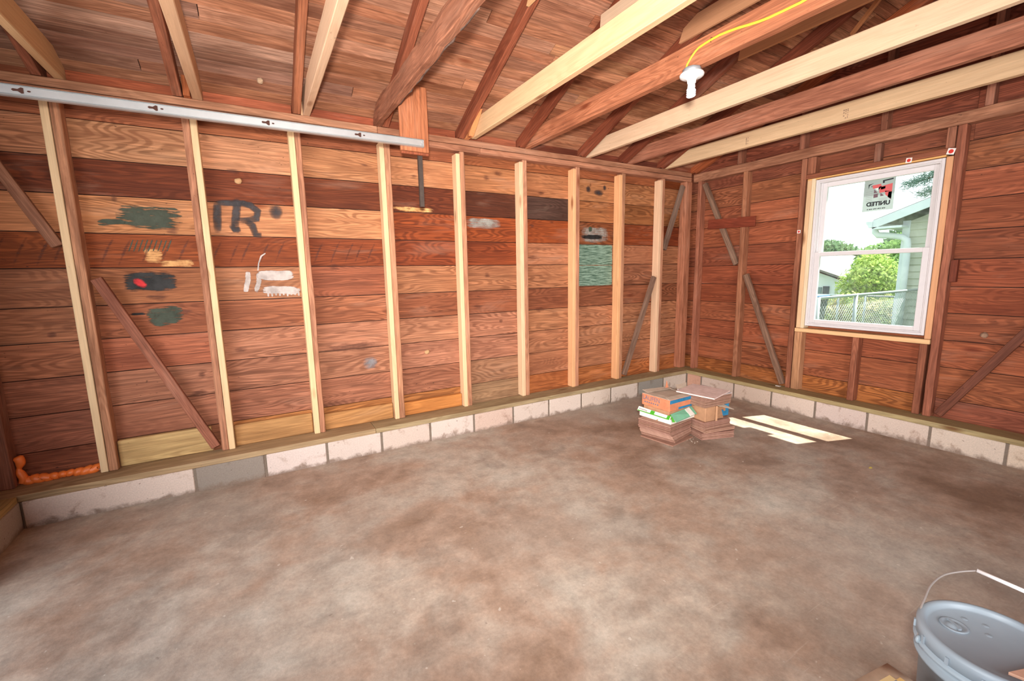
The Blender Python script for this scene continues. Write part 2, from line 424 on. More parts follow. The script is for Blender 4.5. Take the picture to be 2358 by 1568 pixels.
def courses(name, label, axis, face, sgn, rows, tone_fn, a0, a1, holes=(), roof=False, joints=None, groove=.0055, thick=.018):
    """horizontal boards. axis 'x': wall runs along x at y=face; 'y': wall runs along y at x=face. sgn=+1: outside is +"""
    bm = bmesh.new(); bm.loops.layers.float_color.new('tone'); bm.loops.layers.float_color.new('seed')
    for (z0, z1) in rows:
        js = [a0] + sorted(j for j in (joints(z0) if joints else []) if a0 < j < a1) + [a1]
        for s0, s1 in zip(js[:-1], js[1:]):
            spans = [(s0, s1, z0+groove/2, z1-groove/2)]
            for (h0, h1, hz0, hz1) in holes:
                ns = []
                for (p0, p1, q0, q1) in spans:
                    if p1 <= h0 or p0 >= h1 or q1 <= hz0 or q0 >= hz1: ns.append((p0, p1, q0, q1)); continue
                    if p0 < h0: ns.append((p0, h0, q0, q1))
                    if p1 > h1: ns.append((h1, p1, q0, q1))
                    m0, m1 = max(p0, h0), min(p1, h1)
                    if q0 < hz0: ns.append((m0, m1, q0, hz0))
                    if q1 > hz1: ns.append((m0, m1, hz1, q1))
                spans = ns
            sd = (random.uniform(-60, 60), random.uniform(-60, 60), random.uniform(-60, 60))
            for (p0, p1, q0, q1) in spans:
                g = .0008
                f0, f1 = (face, face+sgn*thick) if sgn > 0 else (face-thick, face)
                if axis == 'x': vs, fs = box(bm, p0+g, p1-g, f0, f1, q0, q1)
                else: vs, fs = box(bm, f0, f1, p0+g, p1-g, q0, q1)
                tn = tone_fn((s0+s1)/2, (z0+z1)/2)
                # slight chamfer look: lower lip sits proud of the groove
                set_attrs(bm, fs, tn, sd, (lambda c: (c.x, c.z, c.y)) if axis == 'x' else (lambda c: (c.y, c.z, c.x)))
        # backing strip behind the grooves keeps the wall light-tight
    lo, hi = rows[0][0], rows[-1][1]
    sp = [(a0, a1, lo, hi)]
    for (h0, h1, hz0, hz1) in holes:
        sp = [(a0, h0, lo, hi), (h1, a1, lo, hi), (h0, h1, lo, hz0), (h0, h1, hz1, hi)]
        sp = [q for q in sp if q[1]-q[0] > .001 and q[3]-q[2] > .001]
    for (p0, p1, q0, q1) in sp:
        b0, b1 = sorted((face+sgn*(thick-.004), face+sgn*(thick+.02)))
        if axis == 'x': vs, fs = box(bm, p0, p1, b0, b1, q0, q1)
        else: vs, fs = box(bm, b0, b1, p0, p1, q0, q1)
        set_attrs(bm, fs, rgb(44, 22, 14), (3, 3, 3), lambda c: (c.x, c.z, c.y))
    if roof:
        for s in (1, -1):
            no = Vector((0, s*SL, 1)).normalized()
            bmesh.ops.bisect_plane(bm, geom=bm.verts[:]+bm.edges[:]+bm.faces[:], plane_co=(0, YR, ZR-.002), plane_no=no, clear_outer=True)
    return tag(obj(name, bm, M['siding']), label, 'wall', kind='structure')

ROWS_A = [(.16, .375), (.375, .60), (.60, .82), (.82, 1.035), (1.035, 1.245), (1.245, 1.475), (1.475, 1.685), (1.685, 1.91), (1.91, 2.12), (2.12, 2.34), (2.34, 2.64)]
TA = {  # per course (from the bottom): list of (x_end, colour)
 0: [(-5.31, (151, 87, 61)), (-4.66, (162, 100, 69)), (-2.8, (190, 124, 69)), (-2.2, (170, 130, 97)), (.3, (192, 115, 65))],
 1: [(-5.3, (157, 96, 72)), (-2.8, (166, 106, 80)), (-2.2, (172, 122, 91)), (.3, (179, 117, 82))],
 2: [(-5.3, (166, 102, 76)), (-4.1, (172, 113, 86)), (-2.2, (181, 122, 93)), (.3, (183, 122, 86))],
 3: [(-5.3, (174, 109, 78)), (-4.66, (177, 102, 74)), (-2.2, (185, 124, 93)), (.3, (181, 119, 84))],
 4: [(-5.3, (172, 111, 80)), (-4.66, (168, 99, 68)), (-3.45, (164, 99, 68)), (-2.83, (146, 85, 56)), (-1.6, (142, 81, 54)), (.3, (150, 89, 60))],
 5: [(-5.3, (168, 109, 78)), (-4.66, (170, 107, 70)), (-4.1, (168, 111, 78)), (-3.45, (158, 91, 62)), (-1.6, (176, 115, 80)), (.3, (164, 105, 74))],
 6: [(-4.66, (152, 77, 38)), (-3.45, (140, 69, 34)), (-2.2, (140, 65, 32)), (.3, (180, 117, 82))],
 7: [(-4.66, (204, 137, 92)), (-3.45, (206, 141, 96)), (-1.6, (150, 71, 32)), (-.97, (136, 75, 42)), (.3, (138, 65, 32))],
 8: [(-3.45, (120, 59, 32)), (-2.82, (112, 53, 28)), (-2.2, (92, 47, 28)), (-1.6, (88, 61, 50)), (-.97, (170, 107, 66)), (.3, (166, 103, 62))],
 9: [(-5.3, (190, 129, 92)), (-4.1, (202, 143, 104)), (-2.8, (194, 131, 90)), (.3, (182, 119, 78))],
 10: [(-4.66, (176, 105, 70)), (-2.8, (172, 101, 66)), (-.4, (164, 95, 58)), (.3, (140, 69, 30))]}
def tone_a(x, z):
    for i, (a, b) in enumerate(ROWS_A):
        if a <= z <= b:
            for xe, c in TA[i]:
                if x <= xe: return vary(rgb(*c), .05)
    return rgb(150, 90, 60)
def joints_a(z0):
    return [-5.31, -4.675, -4.09, -3.46, -2.83, -2.205, -1.59, -.97, -.36]
WA = courses('wall_back', 'long wall of weathered reddish horizontal siding boards with paint marks', 'x', D, 1, ROWS_A, tone_a, -5.92, .23, joints=joints_a)

ROWS_B = [(.16, .345), (.345, .60), (.60, .815), (.815, 1.027), (1.027, 1.232), (1.232, 1.44), (1.44, 1.655), (1.655, 1.88), (1.88, 2.09), (2.09, 2.30)]
z = 2.30
while z < ZR: ROWS_B.append((z, z+.215)); z += .215
TB = [(178, 107, 56), (160, 91, 58), (160, 87, 56), (166, 95, 62), (150, 77, 48), (154, 81, 52), (146, 79, 52), (164, 91, 60), (168, 95, 64), (162, 97, 64), (146, 83, 58), (138, 73, 50)]
def tone_b(y, z):
    for i, (a, b) in enumerate(ROWS_B):
        if a <= z <= b:
            c = TB[i] if i < len(TB) else (132, 64, 44)
            if y < -2.1 and i == 0: c = (150, 82, 60)
            return vary(rgb(*c), .08)
    return rgb(130, 70, 48)
HOLE = (-2.10, -1.185, .835, 2.205)
courses('wall_right', 'gable wall of dark reddish siding boards around the white window', 'y', D, 1, ROWS_B, tone_b, YB, .25, holes=[HOLE], roof=True,
        joints=lambda z0: [-.5, -1.07, -2.15] if z0 < 2.3 else [-1.05, -2.2])
def tone_c(y, z): return vary(rgb(160, 98, 72), .08)
courses('wall_left', 'siding wall with the open garage door at the left', 'y', -5.92, -1, ROWS_B, tone_c, YB, .25, holes=[(-4.1, -.7, .16, 2.25)], roof=True, joints=lambda z0: [-.4])
courses('wall_front', 'siding wall behind the camera', 'x', YB, -1, ROWS_A[:-1]+[(2.34, deck_z(2*YR-YB)-.0)], tone_c, -5.92, .25, joints=lambda z0: [-3.4, -1.8])

# roof boards (both slopes), one structure
bm = bmesh.new(); bm.loops.layers.float_color.new('tone'); bm.loops.layers.float_color.new('seed')
ca = 1/math.sqrt(1+SL*SL)
for side in (0, 1):
    y = .62 if side == 0 else 2*YR-.62
    k = 0
    while (y > YR if side == 0 else y < YR):
        bw = .0895*ca
        y2 = y-bw if side == 0 else y+bw
        ya, yb = (y2, y) if side == 0 else (y, y2)
        ya = max(ya, YR) if side == 0 else ya; yb = min(yb, YR) if side == 1 else yb
        js = [-6.05]; x = -6.05+random.uniform(.5, 2.4)
        while x < .40-.3: js.append(x); x += random.uniform(1.2, 3.0)
        js.append(.40)
        for x0, x1 in zip(js[:-1], js[1:]):
            xm = (x0+x1)/2
            dz = lambda yy: (2.62+SL*(.14-yy)) if side == 0 else (2.62+SL*(.14-(2*YR-yy)))
            g = .0022
            co = []
            for t in (0, .02):
                for yy in (ya+g, yb-g):
                    for xx in (x0+g, x1-g): co.append((xx, yy, dz(yy)+t))
            vs = [bm.verts.new(c) for c in co]
            fs = [bm.faces.new([vs[i] for i in f]) for f in ((0, 2, 3, 1), (4, 5, 7, 6), (0, 1, 5, 4), (2, 6, 7, 3), (0, 4, 6, 2), (1, 3, 7, 5))]
            left = max(0, min(1, (-xm-2.2)/2.6))
            pal = random.choice([(188, 148, 126), (178, 134, 112), (192, 148, 120), (160, 118, 98), (176, 136, 116), (184, 130, 98)])
            warm = random.choice([(184, 122, 88), (168, 106, 76), (196, 136, 100), (152, 94, 66), (180, 120, 90)])
            c = [pal[i]*left+warm[i]*(1-left) for i in range(3)]
            sd = (random.uniform(-60, 60), random.uniform(-60, 60), random.uniform(-60, 60))
            set_attrs(bm, fs, vary(rgb(*c), .08), sd, lambda q: (q.x, q.y*1.08, q.z*.2))
        y = y2; k += 1
    # covering sheet above
    yo = .62 if side == 0 else 2*YR-.62
    co = []
    for t in (.021, .035):
        for yy in (YR, yo):
            zz = ZR if yy == YR else 2.62+SL*(.14-.62)
            for xx in (-6.05, .40): co.append((xx, yy, zz+t))
    vs = [bm.verts.new(c) for c in co]
    fs = [bm.faces.new([vs[i] for i in f]) for f in ((0, 2, 3, 1), (4, 5, 7, 6), (0, 1, 5, 4), (2, 6, 7, 3), (0, 4, 6, 2), (1, 3, 7, 5))]
    set_attrs(bm, fs, rgb(34, 18, 12), (1, 1, 1), lambda q: (q.x, q.y, q.z))
tag(obj('ceiling', bm, M['deck']), 'sloping underside of the roof made of narrow weathered boards', 'ceiling', kind='structure')

# foundations: block courses
def blocks(name, label, axis, face, joints, tones, zt=ZS0):
    bm = bmesh.new(); bm.loops.layers.float_color.new('tone'); bm.loops.layers.float_color.new('seed')
    def put(a0, a1, tone, depth, z0=-.05, z1=zt):
        if axis == 'x': bx = (a0, a1, face+depth, face+.198, z0, z1)
        elif axis == 'y': bx = (face+depth, face+.198, a0, a1, z0, z1)
        else: bx = (face-.198, face-depth, a0, a1, z0, z1)
        vs, fs = box(bm, *bx)
        set_attrs(bm, fs, tone, (0, 0, 0), lambda c: (c.x, c.y, c.z))
        return vs, fs
    for i, (a0, a1) in enumerate(zip(joints[:-1], joints[1:])):
        vs, fs = put(a0+.008, a1-.008, rgb(*tones[i % len(tones)]), random.uniform(0, .002))
        bmesh.ops.bevel(bm, geom=list({e for f in fs for e in f.edges}), offset=.004, segments=1, affect='EDGES')
    put(joints[0]+.001, joints[-1]-.001, rgb(124, 110, 98), .004, z1=zt-.001)
    return tag(obj(name, bm, M['block']), label, 'foundation', kind='structure')
PW = (208, 188, 176)
jx = [.198]+[0.0]+[-.4078-.4064*k for k in range(13)]; jx = jx[::-1]; jx[0] = XL
jx = [XL+.001] + [j for j in jx if j > XL+.05]
tn = [PW, (142, 130, 120), (210, 192, 184), (204, 186, 176), (200, 180, 168), (206, 188, 178), (198, 172, 158), (204, 186, 174), (210, 192, 180), (206, 188, 174), (212, 196, 184), (152, 146, 138), (208, 192, 178), (200, 166, 148), (160, 140, 128)]
blocks('trim_1', 'low course of white painted concrete blocks under the long wall', 'x', 0.0, jx, tn)
jy = [0.0]+[-.2-.4064*k for k in range(12)]; jy = [j for j in jy if j > YB]+[YB]; jy = jy[::-1]
tn = [(204, 180, 160)]*3+[(206, 180, 152), (202, 176, 150), (208, 188, 168), (206, 188, 172), (204, 184, 170), (202, 182, 172), (206, 186, 172), (204, 182, 166), (200, 178, 164), (196, 150, 128)]
blocks('trim_2', 'low course of white painted concrete blocks under the window wall', 'y', 0.0, jy, tn)
blocks('trim_3', 'short return of grey concrete blocks at the left corner', '-y', XL, [-.7, -.40, .19], [(176, 160, 148), (168, 154, 144)])
blocks('trim_4', 'short return of concrete blocks beyond the garage door', '-y', XL, [YB, -4.5, -4.1], [(176, 160, 148)])

# sill plates
TRT = rgb(182, 138, 88); TRT2 = rgb(176, 146, 92)
def plate(label, x0, x1, col): return lumber('sill_plate', label, 'sill plate', 'treated', (x0, .004, ZS0), X, Z, (x1-x0, ZS1-ZS0), .19, col, .003)
plate('left length of treated sill board on the blocks under the long wall', XL-.15, -3.70, rgb(176, 148, 112))
plate('right length of treated sill board on the blocks under the long wall', -3.698, -.004, rgb(172, 150, 114))
lumber('sill_plate', 'greenish treated sill board on the blocks under the window wall', 'sill plate', 'treated', (.194, YB+.05, ZS0), Y, Z, (.194-YB-.05, ZS1-ZS0), .19, rgb(176, 156, 112), .003)
lumber('sill_plate', 'short treated sill board on the blocks at the left corner', 'sill plate', 'treated', (XL-.004, -.7, ZS0), Y, Z, (.70, ZS1-ZS0), .19, rgb(172, 142, 92), .003)

# top plates (two boards each)
for i, (z0, z1, c) in enumerate(((ZP0, ZP0+.048, OLD), (ZP0+.053, ZP1, OLDB))):
    w = ('lower', 'upper')[i]
    lumber('top_plate', f'{w} old brown board of the doubled top plate, left part of long wall', 'top plate', 'old', (-5.90, F+.001*i, z0), X, Z, (2.39 if i else 2.4+.86, z1-z0), .088, vary(c), .003, .002)
    lumber('top_plate', f'{w} old brown board of the doubled top plate, right part of long wall', 'top plate', 'old', (-3.508 if i else -2.638, F+.001*i, z0), X, Z, (3.630 if i else 2.760, z1-z0), .086, vary(OLD), .003, .002)
lumber('top_plate', 'wavy-edged old top plate running above the window', 'top plate', 'old', (.228, YB+.35, 2.412), Y, Z, (.130-YB-.35-.002, .088), .088, vary(OLD), .003, .008)
# frieze blocking between rafters over the long wall
RX = [-5.375, -4.755, -4.085, -3.475, -2.842, -2.245, -1.535, -.985, -.405, .170]
RW = [.045, .05, .048, .05, .048, .046, .048, .05, .048, .045]
LOCF = ['between the first and second rafters from the left', 'between the second and third rafters from the left', 'between the third and fourth rafters from the left', 'between the fourth and fifth rafters', 'between the fifth and sixth rafters', 'between the sixth and seventh rafters', 'between the seventh and eighth rafters', 'between the eighth and ninth rafters', 'between the ninth rafter and the gable end rafter']
FC = [(182, 100, 66), (186, 104, 72), (160, 84, 56), (160, 84, 56), (160, 90, 64), (110, 54, 36), (120, 60, 42), (110, 56, 40), (150, 80, 54)]
for i in range(9):
    a, b = RX[i]+RW[i]+.003, RX[i+1]-.003
    lumber('blocking_board', 'thin reddish board on the top plate '+LOCF[i], 'board', 'old', (a, .196, ZP1+.001), X, Z, (b-a, .071), .02, vary(rgb(*FC[i]), .04), .002)

# ------------------------------------------------------------------ rafters
ang = math.atan(SL); U1 = Vector((0, -math.cos(ang), math.sin(ang))); V1 = Vector((0, math.sin(ang), math.cos(ang)))
ORD = ['first', 'second', 'third', 'fourth', 'fifth', 'sixth', 'seventh', 'eighth', 'ninth']
RC = [(150, 90, 66), (156, 96, 70), (170, 106, 74), (150, 86, 60), (150, 84, 58), (140, 74, 50), (140, 74, 50), (136, 70, 48), (130, 66, 44), (168, 88, 50)]
for i, x in enumerate(RX):
    # bottom edge passes (y=.14,z=2.51); depth .1 vertically
    h = .11*math.cos(ang)-.002
    y0 = .52
    O = Vector((x, y0, 2.51+SL*(.14-y0)))
    L = (y0-YR-.012)/math.cos(ang)
    # plumb cut at ridge; birdsmouth over the top plate
    k = h*math.tan(ang)
    s1 = (y0-.232)/math.cos(ang); s2 = (y0-.136)/math.cos(ang)
    poly = [(0, 0), (s1-.004, 0), (s1-.004+.02*0, .0)]
    poly = [(0, .0), (s1-.03, 0), (s1-.03, .060), (s2+.004, .022), (s2+.010, 0), (L-k, 0), (L, h), (0, h)]
    lab = (f'dark old rafter, {ORD[i]} from the left, rising from the long wall' if i < 9 else 'orange-brown end rafter against the gable siding')
    lumber('rafter', lab, 'rafter', 'old', O, U1, V1, poly, RW[i], vary(rgb(*RC[i]), .04), .003, .003 if i else .0)
    U2 = Vector((0, math.cos(ang), math.sin(ang)))
    V2 = Vector((0, -math.sin(ang), math.cos(ang)))
    y1 = YB+.06
    L2 = (YR-.012-y1)/math.cos(ang)
    O2 = Vector((x+RW[i], y1, ZR-.11-SL*(YR-y1)))
    if i >= 5:
        lumber('rafter', f'dark rafter of the far roof slope beyond the ridge, opposite the {ORD[i] if i < 9 else "gable end"} rafter', 'rafter', 'old', O2, U2, V2,
               [(0, 0), (L2-k, 0), (L2, h), (0, h)], RW[i], vary(rgb(*RC[i]), .04), .003)
lumber('ridge_board', 'dark ridge board along the peak of the roof', 'ridge board', 'old', (-5.91, YR-.011, ZR-.16), X, Z, (6.13, .14), .022, rgb(120, 66, 46), .002)

# ------------------------------------------------------------------ ceiling joists
JX = [(-5.290, -5.245), (-4.655, -4.600), (-4.020, -3.975), (-3.530, -3.480), (-2.790, -2.745), (-2.178, -2.122), (-1.470, -1.425), (-.900, -.850), (-.345, -.290)]
JX[4] = (-2.740, -2.695); JX[6] = (-1.455, -1.41); JX[7] = (-.880, -.83)
JN = [1, 1, 1, 0, 1, 0, 1, 0, 1]
JC = [(206, 164, 122), (200, 160, 124), (214, 178, 144), (158, 104, 78), (216, 176, 136), (180, 112, 80), (214, 180, 148), (170, 108, 84), (212, 176, 138)]
JL = ['pale new ceiling joist farthest left, cut off at an angle on the top plate', 'greyish new ceiling joist beside the second old rafter', 'pale new ceiling joist just left of the sagging old brown joist',
      'old brown rough-edged joist with peeling bark over the hanging board', 'yellowish new joist with a long crack, left of the lamp joist', 'old reddish joist carrying the yellow cable and bare bulb',
      'pale new joist directly right of the light bulb', 'old reddish joist with splinters between two pale new joists', 'pale new joist nearest the gable wall, with ink stamps']
JO = []
for i, (x0, x1) in enumerate(JX):
    h = .138
    ye = .185; yb = YB+.3
    L = ye-yb
    yc = .14-((ZP1+h+.004)-2.62)/SL
    zc = deck_z(ye)-ZP1-.006
    ycl = (ye - ((ye-yc)))
    poly = [(0, 0), (L, 0), (L, zc), (L-(ye-yc), h), (0, h)]
    if i == 4: poly = [(0, 0), (L-.08, 0), (L-.02, .05), (L-(ye-yc), h), (0, h)]
    o = lumber('ceiling_joist', JL[i], 'joist', 'new' if JN[i] else 'old', (x1, yb, ZP1+.001), Y, Z, poly, x1-x0, vary(rgb(*JC[i]), .03), .004,
               .001 if JN[i] else (.012 if i == 3 else .003))
    JO.append(o)
# lath of bark along the bottom edge of the old sagging joist
bm = bmesh.new()
ys = [-.30-.06*k for k in range(22)]
tube(bm, [(-3.478+.004*math.sin(k*1.7), y, ZP1+.016+.004*math.sin(k*2.3)) for k, y in enumerate(ys)], .012, 6, flat=1.6, rfun=lambda t: .007+.003*abs(math.sin(t*31)))
o = obj('bark_strip', bm, plain('bark', rgb(104, 82, 72), .9, 0, .3, .1, 60), JO[3]); o.matrix_parent_inverse = JO[3].matrix_world.inverted(); tag(o, 'grey bark along the edge')
# faded ink stamps printed on the last new joist (illegible marks running up the board)
def ink(y0, y1, z0, z1, cols, seed):
    rnd = random.Random(seed); bm = bmesh.new()
    for c in range(cols):
        yy = y0+(y1-y0)*(c+.5)/cols; zz = z0
        while zz < z1:
            h = rnd.uniform(.003, .008)
            if rnd.random() < .8:
                w = rnd.uniform(.002, .005)
                f = bm.faces.new([bm.verts.new((-.3462, yy-w, zz)), bm.verts.new((-.3462, yy+w, zz+.001)), bm.verts.new((-.3462, yy+w*.7, zz+h)), bm.verts.new((-.3462, yy-w, zz+h))])
            zz += h+.002
    o = obj('ink_stamp', bm, M['stamp'], JO[8]); o.matrix_parent_inverse = JO[8].matrix_world.inverted(); o['kind'] = 'stuff'
M['stamp'] = plain('faded_ink', rgb(110, 84, 72), .7)
ink(-1.628, -1.588, 2.538, 2.604, 3, 3); ink(-.83, -.800, 2.545, 2.60, 2, 4)
# short packing pieces at joist ends
lumber('packing_block', 'short pale block standing between the third old rafter and new joist', 'block', 'new', (-4.068+.036, .155, ZP1+.001), Z, Y, [(0, 0), (.17, 0), (.14, .05), (0, .05)], .034, rgb(226, 180, 140), .002).location.x = -4.033
lumber('packing_block', 'orange-brown split block between the second rafter and new joist', 'block', 'old', (-4.698, .10, ZP1+.001), Z, Y, (.12, .07), .036, rgb(196, 112, 66), .002)
lumber('packing_block', 'orange-brown wedge beside the fifth rafter under the cracked new joist', 'block', 'new', (-2.788, .05, ZP1+.001), Z, Y, [(0, 0), (.16, -.18), (.15, -.10), (.11, .13), (0, .13)], .044, rgb(214, 142, 92), .002)

# collar ties (new boards across the rafters)
def collar(label, xf, ys, zb, col, h=.135, cut=.05):
    # left end ys, runs to mirrored position
    ye = 2*YR-ys; L = ys-ye
    poly = [(cut*.0, 0), (L, 0), (L-h/SL*.9, h), (h/SL*.55, h)]
    poly = [(0, 0), (L, 0), (L-cut, h), (cut, h)]
    lumber('collar_tie', label, 'collar tie', 'new', (xf, ye, zb), Y, Z, poly, .022, col, .002)
collar('pale new collar tie board at the very top, nailed to the fifth rafter', -2.845, -.975, 2.975, rgb(222, 176, 128), cut=.09)
collar('pale grey new collar tie showing over the cracked new joist', -2.248, -.950, 2.978, rgb(206, 178, 150), h=.108, cut=.012)
collar('tan new collar tie just above the joist that carries the cable', -1.538, -1.01, 3.048, rgb(196, 142, 104), cut=.06)
collar('tan new collar tie farther right, end cut square above the bulb', -.988, -1.12, 3.005, rgb(192, 132, 90), cut=.03)

# roof bracing seen in the dark beyond
lumber('roof_brace', 'thin diagonal strip in the dark roof beyond the new joists', 'brace', 'new', (-.40, -1.62, 3.10), (-.55, -.8, .35), (0, .4, .9), (.9, .03), .02, rgb(170, 110, 70), .002)
lumber('roof_brace', 'thin pale batten in the dark roof behind the new joists', 'brace', 'new', (-.42, -1.72, 2.98), (.1, -1, -.03), Z, (1.3, .02), .02, rgb(196, 166, 130), .002)

# ------------------------------------------------------------------ long-wall studs
ST = [((-5.367, -5.330), (-5.326, -5.283)), ((-4.684, -4.647), (-4.726, -4.686)), ((-4.128, -4.088), (-4.086, -4.050)), ((-3.504, -3.467), (-3.465, -3.421)),
      ((-2.871, -2.835), (-2.833, -2.792)), ((-2.248, -2.211), (-2.209, -2.166)), ((-1.630, -1.595), (-1.593, -1.548)), ((-1.015, -.976), (-.974, -.930)), ((-.402, -.363), (-.361, -.320))]
NC = [(228, 196, 156), (226, 192, 150), (228, 192, 148), (224, 184, 144), (226, 186, 146), (222, 184, 148), (222, 168, 122), (222, 164, 118), (224, 184, 148)]
for i, (n, o) in enumerate(ST):
    lumber('new_stud', f'pale new stud, {ORD[i]} from the left on the long wall', 'stud', 'new', (n[0], F, ZS1+.001), Z, Y, (ZP0-ZS1-.012 - (.01 if i in (4, 5, 6, 7, 8) else 0), .088), n[1]-n[0], vary(rgb(*NC[i]), .02), .003, .0008)
    lumber('old_stud', f'old brown stud beside the {ORD[i]} new stud from the left on the long wall', 'stud', 'old', (o[0], F+.002, ZS1+.001), Z, Y, (ZP0-ZS1-.002, .087), o[1]-o[0], vary(rgb(*(190, 134, 102)), .07), .004, .003)
lumber('corner_stud', 'old brown stud at the far left corner of the long wall', 'stud', 'old', (-5.83, F, ZS1+.001), Z, Y, (ZP0-ZS1-.002, .088), .086, rgb(150, 98, 78), .004, .003)
lumber('corner_stud', 'old knotty corner post on the long wall side of the right corner', 'stud', 'old', (.035, F-.002, ZS1+.001), Z, Y, (ZP0-ZS1-.002, .09), .10, rgb(182, 116, 86), .004, .004)
lumber('corner_stud', 'old corner post on the window wall side of the right corner', 'stud', 'old', (.228, .02, ZS1+.001), Z, (-1, 0, 0), (2.412-ZS1-.002, .09), .045, rgb(172, 108, 82), .004, .004)

# let-in diagonal braces, long wall
def brace(label, a, b, plane, axis, col, w=.056, depth=.036):
    a = Vector(a); b = Vector(b); U = (b-a).normalized(); L = (b-a).length
    if axis == 'x': V = Vector((0, 1, 0))
    else: V = Vector((1, 0, 0))
    Wd = V.cross(U)
    O = a - Wd*w/2
    lumber('diagonal_brace', label, 'brace', 'old', O, U, V, (L, depth), w, col, .003, .002)
brace('upper left diagonal brace running down to the first pair of studs', (-5.70, F+.006, 2.30), (-5.392, F+.006, 1.60), 0, 'x', rgb(168, 118, 92))
brace('red-stained diagonal brace between the first two pairs of studs', (-5.248, F+.006, 1.41), (-4.760, F+.006, .235), 0, 'x', rgb(156, 98, 76))
brace('grey-brown diagonal brace by the right corner, above the last stud pair', (.0, F+.006, 2.37), (-.285, F+.006, 1.64), 0, 'x', rgb(132, 104, 88))
brace('grey-brown short diagonal brace left of the last stud pair', (-.455, F-.012, 1.33), (-.895, F+.006, .235), 0, 'x', rgb(136, 104, 86))

# infill boards at the foot of the stud bays
def infill(label, x0, x1, h, col, mat='treated'): lumber('infill_board', label, 'board', mat, (x0, .185, ZS1+.001), X, Z, (x1-x0, h), .04, rgb(*col), .006)
infill('thick yellow treated board with knots at the foot of the second stud bay', -5.28, -4.778, .175, (206, 172, 118))
infill('yellow-brown treated board at the foot of the third stud bay', -4.642, -4.132, .155, (186, 138, 88))
infill('yellow-brown board at the foot of the fourth stud bay', -4.046, -3.508, .13, (188, 134, 82))
infill('orange-brown board at the foot of the fifth stud bay', -3.417, -2.875, .115, (204, 132, 70))

# ------------------------------------------------------------------ window-wall framing
def studB(name, label, y0, y1, z0, z1, col, mat='old', x0=F, x1=.228, jit=.003):
    return lumber(name, label, 'stud', mat, (x1, y0, z0), Z, (-1, 0, 0), (z1-z0, x1-x0), y1-y0, vary(rgb(*col), .04), .004, jit)
PB = 2.410
studB('old_stud', 'old brown stud nearest the corner on the window wall', -.535, -.485, ZS1+.001, PB, (172, 112, 82))
studB('old_stud', 'old stud left of the window, running full height', -1.108, -1.062, ZS1+.001, PB, (160, 100, 74))
studB('cripple_stud', 'short old stud under the left end of the window sill board', -1.185, -1.118, ZS1+.001, .778, (196, 142, 104))
studB('cripple_stud', 'short old stud under the middle of the window', -1.655, -1.605, ZS1+.001, .778, (164, 100, 74))
studB('cripple_stud', 'short old stud under the right end of the window sill board', -2.112, -2.065, ZS1+.001, .778, (150, 90, 66))
studB('old_stud', 'old stud right of the window, running full height', -2.182, -2.132, ZS1+.001, PB, (168, 104, 78), jit=.005)
studB('cripple_stud', 'short old stud over the left end of the window header', -1.185, -1.115, 2.262, PB, (166, 104, 78))
studB('cripple_stud', 'short old stud over the middle of the window header', -1.665, -1.62, 2.262, PB, (130, 76, 56), x0=.165)
studB('cripple_stud', 'short old stud over the right end of the window header', -2.125, -2.075, 2.262, PB, (164, 106, 82))
studB('trimmer_stud', 'pale new trimmer against the left side of the window, outer piece', -1.163, -1.125, .819, 2.213, (226, 186, 144), 'new', jit=0)
studB('trimmer_stud', 'pale new trimmer against the left side of the window, inner piece', -1.197, -1.165, .819, 2.213, (236, 214, 176), 'new', x0=.136, jit=0)
studB('trimmer_stud', 'pale orange new trimmer against the right side of the window', -2.128, -2.088, .819, 2.200, (214, 158, 116), 'new', jit=0)
lumber('header_board', 'old brown header board over the window', 'header', 'old', (.228, -2.128, 2.217), Y, Z, (1.02, .043), .088, rgb(156, 92, 66), .003, .002)
lumber('header_strip', 'thin orange new strip under the window header', 'strip', 'new', (.228, -2.087, 2.202), Y, Z, (.96, .013), .090, rgb(230, 176, 110), .002)
lumber('sill_board', 'pale new sill board under the window', 'board', 'new', (.228, -2.128, .780), Y, Z, (1.01, .037), .094, rgb(232, 186, 136), .003)
brace('upper diagonal brace from the right corner on the window wall', (F+.012, -.005, 2.38), (F+.012, -.448, 1.45), 0, 'y', rgb(140, 108, 88))
brace('lower diagonal brace between the first stud and the window', (F+.004, -.568, 1.34), (F+.006, -1.030, .225), 0, 'y', rgb(138, 104, 84))
brace('dark diagonal brace rising to the right of the window', (F+.006, -2.222, .23), (F+.006, -3.42, 2.36), 0, 'y', rgb(120, 70, 52))
lumber('cross_board', 'short dark reddish board nailed across the brace and stud left of window', 'board', 'old', (F-.001, -.655, 1.836), (0, 1, .035), (0, -.035, 1), (.555, .105), .019, rgb(136, 62, 40), .003, .003)
lumber('nailing_block', 'small dark block on the side of the stud right of the window', 'block', 'old', (.19, -2.225, 1.27), Z, (-1, 0, 0), (.165, .04), .041, rgb(130, 66, 46), .002)
for i, (y, nm) in enumerate(((-.455, 'leftmost'), (-1.075, 'second'), (-1.70, 'third'), (-2.30, 'fourth'))):
    zt = deck_z(y+.045)-.122
    studB('gable_stud', f'{nm} short stud of the gable above the top plate', y, y+.045, 2.502, min(zt, ZR-.2), (162, 104, 80) if i else (150, 94, 70))
for y in (-2.9, -3.55):
    zt = deck_z(2*YR-y)-.118
    studB('gable_stud', 'short gable stud in the shade right of the ridge' if y > -3 else 'last short gable stud, out toward the far slope', y, y+.045, 2.502, zt, (140, 86, 66))

